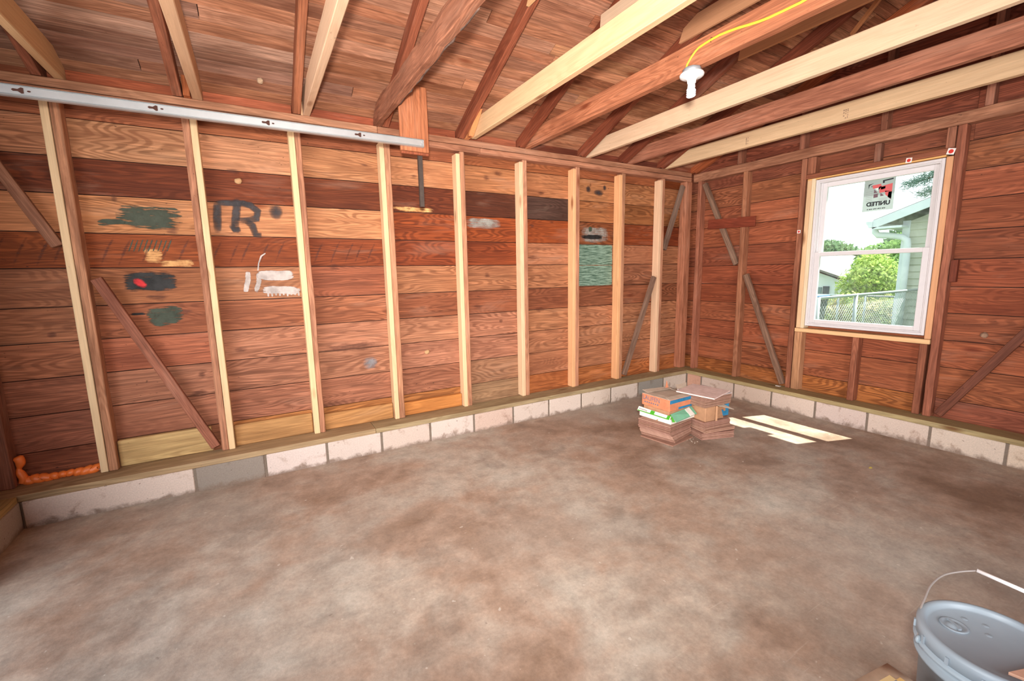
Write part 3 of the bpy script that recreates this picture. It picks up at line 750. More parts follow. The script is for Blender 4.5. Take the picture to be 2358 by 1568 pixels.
# ------------------------------------------------------------------ window
win = empty('window_1', (.17, -1.64, .83)); tag(win, 'white vinyl double-hung window in the gable wall', 'window', kind='structure')
def part(name, bm, mat, parent, smooth=False):
    o = obj(name, bm, mat, None, smooth); o.parent = parent
    pm = Matrix.Translation(parent.location) @ parent.rotation_euler.to_matrix().to_4x4() if parent.parent is None else None
    if pm is not None: o.matrix_parent_inverse = pm.inverted()
    return o
def ring(bm, x0, x1, y0, y1, z0, z1, w, wb=None, wt=None):
    wb = wb or w; wt = wt or w
    box(bm, x0, x1, y0, y0+w, z0, z1); box(bm, x0, x1, y1-w, y1, z0, z1)
    box(bm, x0, x1, y0+w, y1-w, z0, z0+wb); box(bm, x0, x1, y0+w, y1-w, z1-wt, z1)
wy0, wy1, wz0, wz1 = -2.083, -1.200, .846, 2.196
bm = bmesh.new()
ring(bm, .145, .275, wy0, wy1, wz0, wz1, .020)
ring(bm, .152, .262, wy0+.020, wy1-.020, wz0+.020, wz1-.020, .010)
box(bm, .185, .192, wy0+.030, wy0+.040, wz0+.03, wz1-.03); box(bm, .185, .192, wy1-.040, wy1-.030, wz0+.03, wz1-.03)
ring(bm, .275, .30, wy0-.03, wy1+.03, wz0-.03, wz1+.03, .045)
bevel(bm, .002); part('window_frame', bm, M['pvc'], win)
bm = bmesh.new(); ring(bm, .196, .226, wy0+.030, wy1-.030, 1.503, wz1-.030, .044, .036, .040); bevel(bm, .003)
us = part('upper_sash', bm, M['pvc'], win)
bm = bmesh.new(); ring(bm, .158, .186, wy0+.030, wy1-.030, wz0+.030, 1.540, .044, .034, .036); bevel(bm, .003)
ls = part('lower_sash', bm, M['pvc'], win)
bm = bmesh.new(); box(bm, .209, .213, wy0+.072, wy1-.072, 1.537, wz1-.068); part('pane', bm, M['glass'], us).matrix_parent_inverse = win.matrix_world.inverted() if False else Matrix()
bm = bmesh.new(); box(bm, .170, .174, wy0+.072, wy1-.072, wz0+.062, 1.506); part('pane', bm, M['glass'], ls)

# window sticker (seen from behind, mirrored) on the upper pane
xs = .2065
stk = empty('window_sticker', (xs, -1.667, 1.99)); tag(stk, 'printed sheet with mirrored lettering stuck on the upper window pane', 'sticker')
def quadx(bm, y0, y1, z0, z1, x, mi=0):
    f = bm.faces.new([bm.verts.new((x, y, z)) for y, z in ((y0, z0), (y1, z0), (y1, z1), (y0, z1))]); f.material_index = mi
def polyx(bm, pts, x, mi=0):
    f = bm.faces.new([bm.verts.new((x, y, z)) for y, z in pts]); f.material_index = mi
def onwin(name, bm, mat, **k):
    o = obj(name, bm, mat); o.parent = stk; o.matrix_parent_inverse = Matrix.Translation(stk.location).inverted(); return o
sy0, sy1, sz0, sz1 = -1.772, -1.558, 1.868, 2.124
# (a,b): a 0..1 from image left (y high) to right, b 0..1 from top
def SP(a, b): return (sy1+(sy0-sy1)*a, sz1+(sz0-sz1)*b)
bm = bmesh.new(); box(bm, xs-.0006, xs+.0006, sy0, sy1, sz0, sz1); onwin('film_sheet', bm, M['film'])
red = plain('sticker_red', rgb(206, 96, 96), .6); mauve = plain('sticker_mauve', rgb(112, 88, 96), .6); blk = plain('sticker_black', rgb(28, 32, 38), .6); mint = plain('sticker_mint', rgb(214, 232, 224), .6); gline = plain('sticker_grey_text', rgb(160, 170, 166), .6)
bm = bmesh.new()
def P4(mi, *pts): polyx(bm, [SP(*p) for p in pts], xs-.0012, mi)
P4(0, (.27, .17), (.55, .15), (.58, .26), (.30, .28)); P4(0, (.50, .24), (.92, .18), (.92, .42), (.52, .44))
P4(0, (.70, .40), (.92, .42), (.92, .66), (.84, .62), (.72, .52)); onwin('red_print', bm, red)
bm = bmesh.new()
P4(0, (.34, .30), (.46, .42), (.34, .43)); P4(0, (.34, .46), (.48, .45), (.48, .57), (.34, .58)); P4(0, (.56, .44), (.68, .54), (.56, .55)); P4(0, (.80, .60), (.92, .70), (.92, .44), (.82, .44))
onwin('mauve_print', bm, mauve)
bm = bmesh.new()
P4(0, (.14, .13), (.32, .10), (.18, .16), (.15, .28)); onwin('black_corner', bm, blk); bm = bmesh.new(); P4(0, (.60, .05), (.93, .02), (.93, .06), (.66, .085), (.66, .14), (.60, .14))
onwin('black_print', bm, blk)
bm = bmesh.new(); P4(0, (.24, .19), (.27, .19), (.27, .22), (.24, .22)); onwin('black_square', bm, blk)
bm = bmesh.new(); P4(0, (.48, .27), (.55, .26), (.52, .32), (.48, .33)); onwin('black_square', bm, blk)
bm = bmesh.new(); P4(0, (.36, .28), (.48, .27), (.47, .38)); P4(0, (.55, .26), (.70, .24), (.70, .32), (.56, .34)); onwin('pale_print', bm, mint)
bm = bmesh.new()
for k in range(6): P4(0, (.08, .36+.06*k), (.30, .35+.06*k), (.30, .37+.06*k), (.08, .38+.06*k))
onwin('fine_text_lines', bm, gline); bm = bmesh.new()
for k in range(3): P4(0, (.52, .62+.04*k), (.80, .61+.04*k), (.80, .625+.04*k), (.52, .635+.04*k))
onwin('fine_text_lines', bm, gline)
def text_obj(name, body, size, mw, mat, parent, extrude=.0, bold=True):
    cu = bpy.data.curves.new(name, 'FONT'); cu.body = body; cu.size = size; cu.extrude = extrude
    cu.offset = .0022*size/.05 if bold else 0
    to = bpy.data.objects.new(name+'_tmp', cu); C.objects.link(to)
    me = bpy.data.meshes.new_from_object(to.evaluated_get(bpy.context.evaluated_depsgraph_get()))
    bpy.data.objects.remove(to)
    o = bpy.data.objects.new(name, me); C.objects.link(o); me.materials.clear(); me.materials.append(mat)
    o.matrix_world = mw
    if parent:
        o.parent = parent
    return o
# mirrored as seen from inside: text reads from outside (toward -y = right from inside -> mirror)
def frm(O, Xd, Yd):
    Xd = Vector(Xd).normalized(); Yd = Vector(Yd).normalized(); Zd = Xd.cross(Yd)
    m = Matrix((Xd, Yd, Zd)).transposed().to_4x4(); m.translation = Vector(O); return m
def fit_text(o, mw, w, h):
    xs_ = [v.co.x for v in o.data.vertices]; ys_ = [v.co.y for v in o.data.vertices]
    for v in o.data.vertices: v.co.x = (v.co.x-min(xs_))/(max(xs_)-min(xs_))*w; v.co.y = (v.co.y-min(ys_))/(max(ys_)-min(ys_))*h
    o.matrix_world = mw
pi_ = Matrix.Translation(stk.location).inverted()
t1 = text_obj('printed_word', 'UNITED', .04, Matrix(), blk, None); fit_text(t1, frm((xs-.0014, sy0+.022, sz0+.040), (0, 1, 0), Z), .165, .036); t1.parent = stk; t1.matrix_parent_inverse = pi_
bm = bmesh.new()
for k in range(9): P4(0, (.16+.07*k, .93), (.20+.07*k+.02*(k % 2), .92), (.20+.07*k+.02*(k % 2), .945), (.16+.07*k, .955))
onwin('small_print_row', bm, blk)

# ------------------------------------------------------------------ paint and stains on the long wall (children of the wall)
def decal(mat, x0, x1, z0, z1, label=None, rot=0.0, dy=.0006, name='paint_patch', nx=1):
    bm = bmesh.new(); uvl = bm.loops.layers.uv.new('UVMap')
    cx, cz = (x0+x1)/2, (z0+z1)/2
    pts = []
    for (a, b) in ((-1, -1), (1, -1), (1, 1), (-1, 1)):
        dx, dz = a*(x1-x0)/2, b*(z1-z0)/2
        pts.append(((cx+dx*math.cos(rot)-dz*math.sin(rot), D-dy, cz+dx*math.sin(rot)+dz*math.cos(rot)), (a, b)))
    f = bm.faces.new([bm.verts.new(p[0]) for p in pts])
    for lp, p in zip(f.loops, pts): lp[uvl].uv = p[1]
    o = obj(name, bm, M[mat]); o.parent = WA
    if label: o['label'] = label
    return o
def stroke(mat, pts, w, label=None, dy=.0008, name='paint_stroke', parent=None, plane=None):
    bm = bmesh.new(); uvl = bm.loops.layers.uv.new('UVMap'); pts = [Vector((p[0], 0, p[1])) for p in pts]
    L = []; n = len(pts)
    for i, p in enumerate(pts):
        d = (pts[min(i+1, n-1)]-pts[max(i-1, 0)]).normalized(); nn = Vector((-d.z, 0, d.x))
        L.append((p+nn*w/2, p-nn*w/2))
    vs = [[bm.verts.new((q.x, D-dy, q.z)) for q in pr] for pr in L]
    for i in range(n-1):
        f = bm.faces.new((vs[i][0], vs[i][1], vs[i+1][1], vs[i+1][0]))
        u0, u1 = -1+2*i/(n-1), -1+2*(i+1)/(n-1)
        for lp, uv in zip(f.loops, ((u0, 1), (u0, -1), (u1, -1), (u1, 1))): lp[uvl].uv = uv
    o = obj(name, bm, M[mat]); o.parent = WA
    if label: o['label'] = label
    return o
decal('p_green', -5.13, -4.79, 1.715, 1.865, 'dark green brushed patch in the second bay')
decal('p_green', -5.22, -5.08, 1.735, 1.775, rot=.12, dy=.0009)
decal('p_dark', -5.15, -4.86, 1.320, 1.450, 'black painted patch with a red spot'); decal('p_red', -5.10, -5.015, 1.350, 1.405, dy=.0012, rot=-.7)
decal('p_green', -5.05, -4.85, 1.095, 1.225, 'faint dark green patch', rot=.12); decal('p_dark', -5.13, -5.05, 1.172, 1.190, dy=.001)
stroke('p_black', [(-4.590, 1.915), (-4.600, 1.81), (-4.612, 1.70)], .055, 'black spray lettering: stem of an F')
stroke('p_black', [(-4.600, 1.905), (-4.52, 1.905), (-4.44, 1.91), (-4.385, 1.89)], .045, dy=.0010)
stroke('p_black', [(-4.475, 1.945), (-4.482, 1.87), (-4.50, 1.78), (-4.505, 1.70)], .055, 'black spray lettering: stem of an R')
stroke('p_black', [(-4.47, 1.905), (-4.40, 1.90), (-4.358, 1.86), (-4.37, 1.81), (-4.43, 1.795), (-4.50, 1.795)], .055, dy=.0012)
stroke('p_black', [(-4.44, 1.80), (-4.40, 1.76), (-4.385, 1.70), (-4.345, 1.695)], .055, dy=.0014)
stroke('p_black', [(-4.53, 1.77), (-4.51, 1.73), (-4.47, 1.735)], .045, dy=.0016)
decal('p_dot', -4.295, -4.195, 1.805, 1.915, 'round black spray dot', dy=.001)
stroke('p_white', [(-4.455, 1.445), (-4.462, 1.38), (-4.485, 1.295)], .035, 'white brushed stroke, left leg')
stroke('p_white', [(-4.39, 1.44), (-4.395, 1.37), (-4.42, 1.295)], .035, 'white brushed stroke, second leg', dy=.001)
decal('p_white', -4.41, -4.165, 1.375, 1.450, 'white brushed bar', dy=.0012)
decal('p_white', -4.385, -4.125, 1.275, 1.335, 'lower white brushed bar with drips', dy=.0013, rot=-.06)
for k in range(9): stroke('p_white', [(-4.345+.025*k, 1.30), (-4.345+.025*k, 1.268-.012*random.random())], .012, dy=.0015)
stroke('p_white', [(-4.395, 1.445), (-4.385, 1.50), (-4.365, 1.55), (-4.33, 1.575)], .010, dy=.0015)
decal('p_teal', -1.535, -1.02, 1.468, 1.682, 'blue-green painted board, upper'); decal('p_teal', -1.535, -1.02, 1.250, 1.466, 'blue-green painted board, lower')
decal('p_grey', -2.77, -2.40, 1.800, 1.895, 'pale grey smear', dy=.001); decal('p_white', -2.73, -2.47, 1.835, 1.892, dy=.0012).data.materials[0] = M['p_grey']
decal('p_grey', -1.46, -1.08, 1.70, 1.87, 'faint grey-green smear'); decal('p_green', -1.36, -1.31, 1.81, 1.87, dy=.001); decal('p_dark', -1.46, -1.15, 1.735, 1.785, dy=.001)
decal('p_dot', -1.40, -1.33, 2.20, 2.28, dy=.001); decal('p_dot', -1.30, -1.15, 2.18, 2.25, dy=.001); decal('p_dot', -1.17, -1.12, 2.24, 2.30, dy=.0012)
decal('p_tan', -5.02, -4.92, 1.50, 1.60, 'bare orange scuff'); decal('p_tan', -4.95, -4.76, 1.475, 1.53, dy=.001)
decal('p_tan', -3.41, -3.05, 1.915, 1.955, dy=.001)
decal('p_brown', -4.05, -3.50, .79, .88, 'dark water stain'); decal('p_blue', -3.73, -3.60, .63, .75, 'pale blue-grey spot')
for k in range(34):
    bx = random.choice([(-5.9, -5.4), (-5.25, -4.76), (-4.6, -4.16), (-4.02, -3.54), (-3.38, -2.9), (-2.75, -2.28), (-2.13, -1.66), (-1.5, -1.05)])
    x = random.uniform(*bx); zz = random.uniform(.4, 2.3); w = random.uniform(.03, .16)
    decal('p_brown', x-w/2, x+w/2, zz, zz+random.uniform(.015, .07), dy=.0005, name='stain')
for k in range(26):     # diagonal saw-kerf marks on one course
    x = -5.88+k*.095+random.uniform(-.02, .02)
    if any(n[0][0]-.05 < x < n[1][1]+.02 for n in ST): continue
    stroke('p_brown', [(x-.03, 1.485), (x+.01, 1.58), (x+.06, 1.675)], .018, dy=.0007, name='saw_mark')
for k in range(9):
    x = -5.07+k*.024; stroke('p_green', [(x-.02, 1.575), (x+.012, 1.655)], .007, dy=.001, name='ink_tick')
# nests of dried mud stuck on the boards
mud = plain('dried_mud', rgb(186, 146, 106), .95, 0, .2, .1, 60, .4)
for (x, zz, lab) in ((-4.454, 2.055, 'small tan mud nest on a dark board in the third bay'), (-3.173, .73, 'small tan mud nest low in the fifth bay')):
    bm = bmesh.new(); bmesh.ops.create_icosphere(bm, subdivisions=2, radius=.02)
    for v in bm.verts: v.co = Vector((v.co.x*1.2, v.co.y*.6, v.co.z))*(1+.3*noise.noise(v.co*90))
    o = obj('mud_nest', bm, mud, smooth=True); o.location = (x, D-.008, zz); tag(o, lab, 'nest')
bm = bmesh.new(); bmesh.ops.create_icosphere(bm, subdivisions=2, radius=.02)
for v in bm.verts: v.co = v.co*(1+.3*noise.noise(v.co*90))
o = obj('mud_nest', bm, plain('pale_mud', rgb(176, 146, 118), .95, 0, .2)); o.location = (-4.27, .03, deck_z(.03)-.01); tag(o, 'small pale mud nest on the roof boards near the third rafter', 'nest')
bm = bmesh.new(); bmesh.ops.create_icosphere(bm, subdivisions=2, radius=.022)
for v in bm.verts: v.co = v.co*(1+.3*noise.noise(v.co*90))
o = obj('mud_nest', bm, plain('grey_mud', rgb(150, 118, 96), .95, 0, .2)); o.location = (D-.008, -2.40, .88); tag(o, 'small grey mud nest on the siding right of the window', 'nest')

# ------------------------------------------------------------------ garage door track and its hanger
YT = -.33
tr = empty('door_track', (-6.0, YT, 2.285)); tag(tr, 'galvanised steel garage door track running along the long wall', 'track')
bm = bmesh.new()
# C-profile: web faces the room (−y), lips top and bottom
prof = [(0, 0), (0, .058), (.012, .066), (.030, .066), (.030, .060), (.026, .060), (.026, .063), (.013, .063), (.003, .056), (.003, .002), (.010, -.002), (.026, -.002), (.026, .002), (.030, .002), (.030, -.006), (.008, -.006)]
x0, x1 = -6.05, -3.318; dz = .015
a = [bm.verts.new((x0, YT-.015+p[0], 2.262+p[1]*.76)) for p in prof]; b = [bm.verts.new((x1, YT-.015+p[0], 2.278+p[1]*.76)) for p in prof]
for i in range(len(prof)): j = (i+1) % len(prof); bm.faces.new((a[i], b[i], b[j], a[j]))
bm.faces.new(a); bm.faces.new(b[::-1]); bmesh.ops.recalc_face_normals(bm, faces=bm.faces[:])
part('rail', bm, M['galv'], tr)
bm = bmesh.new()
box(bm, x0, x1, YT-.0165, YT-.0152, 2.300, 2.304)
vs = bm.verts[:]
for v in vs: v.co.z += (v.co.x-x0)/(x1-x0)*.017
box(bm, x0, x1, YT-.0165, YT-.0152, 2.262, 2.265)
for v in bm.verts[:][8:]: v.co.z += (v.co.x-x0)/(x1-x0)*.017
part('pressed_rib', bm, M['galv_dark'], tr)
for xk in (-5.30, -4.80, -4.28, -3.76):
    bm = bmesh.new(); zc = 2.283+(xk-x0)/(x1-x0)*.017; yf = YT-.0165
    pts = [(-.022, 0), (-.016, .006), (.0, .005), (.012, .014), (.020, .012), (.020, -.012), (.012, -.014), (.0, -.005), (-.016, -.006)]
    bm.faces.new([bm.verts.new((xk+p[0], yf, zc+p[1])) for p in pts])
    bm.faces.new([bm.verts.new((xk+.038+.007*math.cos(q), yf, zc+.004*math.sin(q))) for q in [2*PI*k/10 for k in range(10)]])
    for f in bm.faces:
        if f.normal.y > 0: f.normal_flip()
    part('slot', bm, M['slot'], tr)
bm = bmesh.new()
for dzz in (.014, -.004): 
    m = Matrix.Translation((-3.335+.006*(dzz > 0), YT-.018, 2.293+dzz)) @ Matrix.Rotation(PI/2, 4, 'X')
    bmesh.ops.create_cone(bm, cap_ends=True, segments=8, radius1=.005, radius2=.004, depth=.006, matrix=m)
part('bolt', bm, M['greybox'], tr)
lumber('hanging_board', 'short wide old board hanging beside the rough joist, holding the track end', 'board', 'old', (-3.472, YT+.018, 2.248), Z, Y, (.43, .024), .20, rgb(178, 108, 72), .003, .002)
hb = bpy.data.objects['hanging_board']; hb.rotation_euler = hb.rotation_euler
lumber('backing_board', 'second board behind the hanging board, a little lower', 'board', 'old', (-3.46, YT+.046, 2.235), Z, Y, (.44, .022), .20, rgb(156, 84, 56), .003, .002)
bm = bmesh.new()
box(bm, -3.333, -3.303, YT+.073, YT+.077, 1.885, 2.34); box(bm, -3.333, -3.329, YT+.0772, YT+.10, 1.885, 2.34); bevel(bm, .0006)
tag(obj('steel_angle', bm, M['rod']), 'dark steel angle bar hanging below the board at the track end', 'bar')

# ------------------------------------------------------------------ lamp and cable
LX, LY = -2.185, -1.635
lamp = empty('lampholder', (LX, LY, 2.52)); tag(lamp, 'bare porcelain lampholder with a glowing spiral bulb under the old joist', 'lamp')
bm = bmesh.new(); lathe(bm, [(.0, .0), (.044, .0), (.050, -.004), (.052, -.026), (.0, -.026)], 8, (LX, LY, 2.518)); part('junction_box', bm, M['greybox'], lamp)
bm = bmesh.new(); lathe(bm, [(.0, -.024), (.052, -.024), (.062, -.028), (.066, -.035), (.063, -.044), (.052, -.050), (.040, -.052), (.030, -.056), (.024, -.064), (.023, -.078), (.0205, -.082), (.0, -.082)], 40, (LX, LY, 2.518)); part('porcelain_body', bm, M['porcelain'], lamp)
bm = bmesh.new(); lathe(bm, [(.0, -.080), (.017, -.080), (.020, -.084), (.021, -.100), (.018, -.106), (.0, -.106)], 24, (LX, LY, 2.518)); bl = part('bulb_base', bm, M['porcelain'], lamp)
bm = bmesh.new()
pts = [(LX+.018*math.cos(t*2*PI*3.5), LY+.018*math.sin(t*2*PI*3.5), 2.518-.108-.040*t) for t in [k/70 for k in range(71)]]
tube(bm, pts, .0062, 8); part('spiral_tube', bm, M['bulb'], bl, True)
bm = bmesh.new()
cp = [(-2.190, -1.600, 2.512), (-2.186, -1.596, 2.535), (-2.184, -1.600, 2.552), (-2.184, -1.622, 2.576), (-2.184, -1.650, 2.598), (-2.184, -1.672, 2.609), (-2.184, -1.71, 2.614), (-2.184, -1.752, 2.617), (-2.184, -1.798, 2.618), (-2.184, -1.85, 2.613), (-2.184, -1.901, 2.606), (-2.184, -1.96, 2.594), (-2.184, -2.014, 2.585), (-2.184, -2.06, 2.580), (-2.184, -2.12, 2.578), (-2.184, -2.20, 2.576), (-2.184, -2.32, 2.585), (-2.184, -2.5, 2.60), (-2.184, -2.9, 2.60)]
tube(bm, cp, .0066, 8, up=(1, 0, 0), flat=.45)
tag(obj('power_cable', bm, M['cable'], smooth=True), 'yellow electrical cable stapled along the old joist to the lamp', 'cable')
bm = bmesh.new(); tube(bm, [(-2.179, -1.745, 2.607), (-2.189, -1.748, 2.607), (-2.189, -1.750, 2.627), (-2.179, -1.752, 2.627)], .0011, 6)
tag(obj('cable_staple', bm, M['nail']), 'small dark staple holding the yellow cable on the joist', 'staple')

# orange spray foam
fm = bmesh.new()
pts = [Vector((-5.725+.345*k/60, .195+.004*math.sin(k), ZS1+.018+.006*math.sin(k*.9))) for k in range(61)]
tube(fm, pts, .02, 10, rfun=lambda t: .019+.006*abs(math.sin(t*34))+.004*math.sin(t*9))
pts = [Vector((-5.727+.006*math.sin(k*.5), .190, ZS1+.012+.165*k/20)) for k in range(21)]
tube(fm, pts, .02, 10, rfun=lambda t: .021-.010*math.exp(-((t-.55)/.1)**2)+.008*max(0, t-.6)-(.008 if t > .97 else 0))
tag(obj('spray_foam', fm, M['foam'], smooth=True), 'bead of bright orange expanding foam along the sill at the far left', 'foam')

# red dot stickers / washers on the window framing
def dot(label, loc, tilt=0.0, s=.03):
    e = empty('dot_sticker', loc); tag(e, label, 'sticker')
    m = Matrix.Translation(loc) @ Matrix.Rotation(tilt, 4, 'X')
    bm = bmesh.new(); box(bm, -.001, .0, -s/2, s/2, -s/2, s/2, mat=m); part('paper_square', bm, M['whitepaper'], e)
    bm = bmesh.new(); v = [bm.verts.new(m @ Vector((-.0016, s*.33*math.cos(q), s*.33*math.sin(q)))) for q in [2*PI*k/20 for k in range(20)]]; bm.faces.new(v[::-1]); part('red_dot', bm, M['red'], e)
dot('white sticker with a red dot on the stud left of the window', (F-.006, -1.088, 1.742))
dot('tilted white sticker with a red dot above the middle of the window', (F-.006, -1.868, 2.222), .1, .038)
dot('torn white sticker with a red dot at the top right of the window', (F-.006, -2.112, 2.232), .25, .044)

# ------------------------------------------------------------------ tile and carton piles
TC = [(176, 136, 118), (160, 120, 102), (182, 142, 124), (168, 126, 110), (152, 112, 96)]
def tile(label, c, rz, z, w=.305, d=.305, t=.0085, col=None, tilt=0.0, group=None):
    bm = bmesh.new(); box(bm, -w/2, w/2, -d/2, d/2, 0, t); bevel(bm, .0015)
    o = obj('floor_tile', bm, M['tile']); o.location = (c[0], c[1], z); o.rotation_euler = (tilt, 0, rz)
    o.color = vary(rgb(*(col or random.choice(TC))), .05)
    return tag(o, label, 'tile', group)
ORDN = ['lowest', 'second', 'third', 'fourth', 'fifth', 'sixth', 'seventh', 'eighth', 'ninth', 'tenth', 'eleventh', 'twelfth']
def pile_from(Fc, rz, w=.305, d=.305):
    # centre of a square whose near corner is Fc, edges along rz and rz+90
    e1 = Vector((math.cos(rz), math.sin(rz))); e2 = Vector((-math.sin(rz), math.cos(rz)))
    c = Vector(Fc)+e1*w/2+e2*d/2; return (c.x, c.y)
PIT = .0101
# left stack, lower layer
c = pile_from((-1.655, -1.175), math.radians(8)); tile('tile lying flat on the floor under the left stack, corner sticking out', c, math.radians(8), .0005, col=(170, 128, 110))
c = pile_from((-1.60, -1.155), math.radians(14)); r = math.radians(14)
for k in range(8):
    j = (random.uniform(-.003, .003)+(.012 if k > 5 else 0)*0, random.uniform(-.004, .004))
    tile(f'brown tile in the bottom half of the left stack, {ORDN[k]} above the floor tile', (c[0]+j[0]-.003*k, c[1]+j[1]+.001*k), r+random.uniform(-.02, .02)-(.015*k), .0105+PIT*k, group=None)
c = pile_from((-1.665, -1.152), math.radians(7)); r = math.radians(7)
for k in range(7):
    tile(f'brown tile in the upper half of the left stack, {ORDN[k]} of that layer', (c[0]+random.uniform(-.003, .003), c[1]+random.uniform(-.003, .003)), r+random.uniform(-.015, .015), .0105+PIT*8+PIT*k)
zL = .0105+PIT*15
# bit of torn packing on the left stack
bm = bmesh.new(); tube(bm, [(-1.688+.01*k, -.965-.008*k+.010*math.sin(k*1.8), .112+.012*k+.006*math.sin(k*2.7)) for k in range(6)], .007, 6, flat=.5)
tag(obj('cardboard_scrap', bm, M['card'], smooth=True), 'torn curl of cardboard on the left side of the tile stack', 'scrap')

# white and green carton (flattened, with lifted flap)
r = math.radians(4); wc, dc = .325, .315; c = pile_from((-1.628, -1.125), r, wc, dc)
ct = empty('tile_carton', (c[0], c[1], zL+.0005), r); tag(ct, 'white and green printed tile carton lying on the left stack', 'carton')
def cpart(name, bm, mat, e, sm=False):
    o = obj(name, bm, mat, None, sm); o.parent = e; return o
H = .042
bm = bmesh.new(); box(bm, -wc/2, wc/2, -dc/2, dc/2, 0, H); bevel(bm, .003); cpart('carton_tray', bm, M['ctn'], ct)
def slab(bm, pts, t):
    a = [bm.verts.new(p) for p in pts]; n = (Vector(pts[1])-Vector(pts[0])).cross(Vector(pts[2])-Vector(pts[0])).normalized()*t
    b = [bm.verts.new(Vector(p)+n) for p in pts]; k = len(pts)
    bm.faces.new(a[::-1]); bm.faces.new(b)
    for i in range(k): bm.faces.new((a[i], a[(i+1) % k], b[(i+1) % k], b[i]))
# left flap bent outward along the -x side
bm = bmesh.new(); slab(bm, [(-wc/2-.022, -dc/2-.003, H+.004), (-wc/2-.030, dc/2, H+.010), (-wc/2-.008, dc/2, H+.042), (-wc/2-.002, -dc/2-.003, H+.030)], .003)
bmesh.ops.recalc_face_normals(bm, faces=bm.faces[:]); cpart('side_flap', bm, M['ctn'], ct)
def sq(y0, y1, z0, z1, name, mat, off=.0008):
    bm = bmesh.new(); P = lambda y, z: Vector((-wc/2-.024-.006*(y+dc/2)/dc+.022*z-off, y, H+.004+.006*(y+dc/2)/dc+.030*z))
    bm.faces.new([bm.verts.new(P(y0, z0)), bm.verts.new(P(y1, z0)), bm.verts.new(P(y1, z1)), bm.verts.new(P(y0, z1))]); cpart(name, bm, mat, ct)
sq(-.155, .155, .02, .22, 'green_stripe', M['greenprint'], .001); sq(-.01, .03, .02, .95, 'green_band', M['greenprint'], .0012); sq(-.157, -.13, .02, .98, 'green_band', M['greenprint'], .0012)
t = text_obj('brand_word', 'Armstrong', .03, Matrix(), M['ink'], None, bold=False)
fit_text(t, Matrix(), .085, .018); t.parent = ct; t.matrix_world = Matrix()
m = frm((-wc/2-.0275, .145, H+.020), (-.01, -1, -.03), (.55, 0, .8)); t.matrix_basis = m
# green flap bent down over the front-right
bm = bmesh.new(); slab(bm, [(-.13, -dc/2-.030, H-.020), (.13, -dc/2-.040, H+.004), (.155, -dc/2+.030, H+.046), (-.145, -dc/2+.02, H+.036)], .003)
bmesh.ops.recalc_face_normals(bm, faces=bm.faces[:]); cpart('green_flap', bm, M['paleg'], ct)
bm = bmesh.new(); slab(bm, [(.045, -dc/2-.0375, H-.0005), (.10, -dc/2-.040, H+.004), (.115, -dc/2+.027, H+.0455), (.05, -dc/2+.022, H+.042)], .0036); bmesh.ops.recalc_face_normals(bm, faces=bm.faces[:]); cpart('flap_label', bm, M['ctn'], ct)
bm = bmesh.new(); slab(bm, [(-.157, -dc/2-.012, H-.018), (-.135, -dc/2-.022, H-.018), (-.145, -dc/2+.02, H+.036), (-.157, -dc/2+.014, H+.036)], .003); bmesh.ops.recalc_face_normals(bm, faces=bm.faces[:]); cpart('green_corner', bm, M['greenprint'], ct)
bm = bmesh.new(); box(bm, -wc/2+.02, wc/2-.02, -dc/2+.03, dc/2-.03, H, H+.057); cpart('inner_pack', bm, M['card'], ct)
zC = zL+.0005+H+.058
# orange carton with blue stripes
r = math.radians(2); wo, do, ho = .285, .285, .096; c = pile_from((-1.622, -1.103), r, wo, do)
oc = empty('orange_carton', (c[0], c[1], zC), r); tag(oc, 'orange and blue printed cardboard carton on top of the left stack', 'carton')
bm = bmesh.new(); box(bm, -wo/2, wo/2, -do/2, do/2, 0, ho, 0)
bevel(bm, .003)
bm.normal_update()
for f in bm.faces: f.material_index = 1 if f.normal.z > .9 else 0
cpart('carton_body', bm, [M['orangeprint'], M['cardtop']], oc)
bm = bmesh.new(); box(bm, -wo/2+.004, wo/2-.001, -do/2-.0012, -do/2-.0002, ho-.032, ho-.003); cpart('blue_stripe', bm, M['blue'], oc)
bm = bmesh.new(); box(bm, -.03, wo/2-.001, -do/2-.0012, -do/2-.0002, .004, .022); cpart('blue_stripe', bm, M['blue'], oc)
t = text_obj('brand_word', 'LAUFEN', .06, Matrix(), M['bluegrey'], None, bold=False)
fit_text(t, Matrix(), .175, .036); t.parent = oc; t.matrix_basis = frm((-wo/2-.0012, do/2-.012, ho-.046), (0, -1, 0), Z)
bm = bmesh.new()
for k in range(7):
    box(bm, -wo/2-.0012, -wo/2-.0004, do/2-.030-.022*k-.012, do/2-.030-.022*k, ho-.070, ho-.060)
cpart('faint_lettering', bm, M['bluegrey'], oc)
# open flaps on top
def flap(label, pts, mat='cardtop', e=oc):
    bm = bmesh.new(); slab(bm, pts, .003); bmesh.ops.recalc_face_normals(bm, faces=bm.faces[:]); o = cpart('top_flap', bm, M[mat], e)
flap('', [(-wo/2, -do/2, ho+.001), (-wo/2+.060, -do/2+.02, ho+.006), (-wo/2+.070, do/2-.03, ho+.006), (-wo/2, do/2, ho+.001)])
flap('', [(-wo/2, -do/2, ho+.001), (wo/2, -do/2, ho+.001), (wo/2-.01, -do/2+.045, ho+.008), (-wo/2+.012, -do/2+.050, ho+.010)])
flap('', [(-wo/2+.02, do/2-.04, ho+.012), (wo/2+.01, do/2-.075, ho+.008), (wo/2+.01, do/2-.02, ho+.014), (-wo/2+.02, do/2+.015, ho+.022)])
flap('', [(wo/2-.003, -do/2+.06, ho+.001), (wo/2+.035, -do/2+.04, ho-.020), (wo/2+.035, do/2-.05, ho-.016), (wo/2-.003, do/2-.05, ho+.006)])

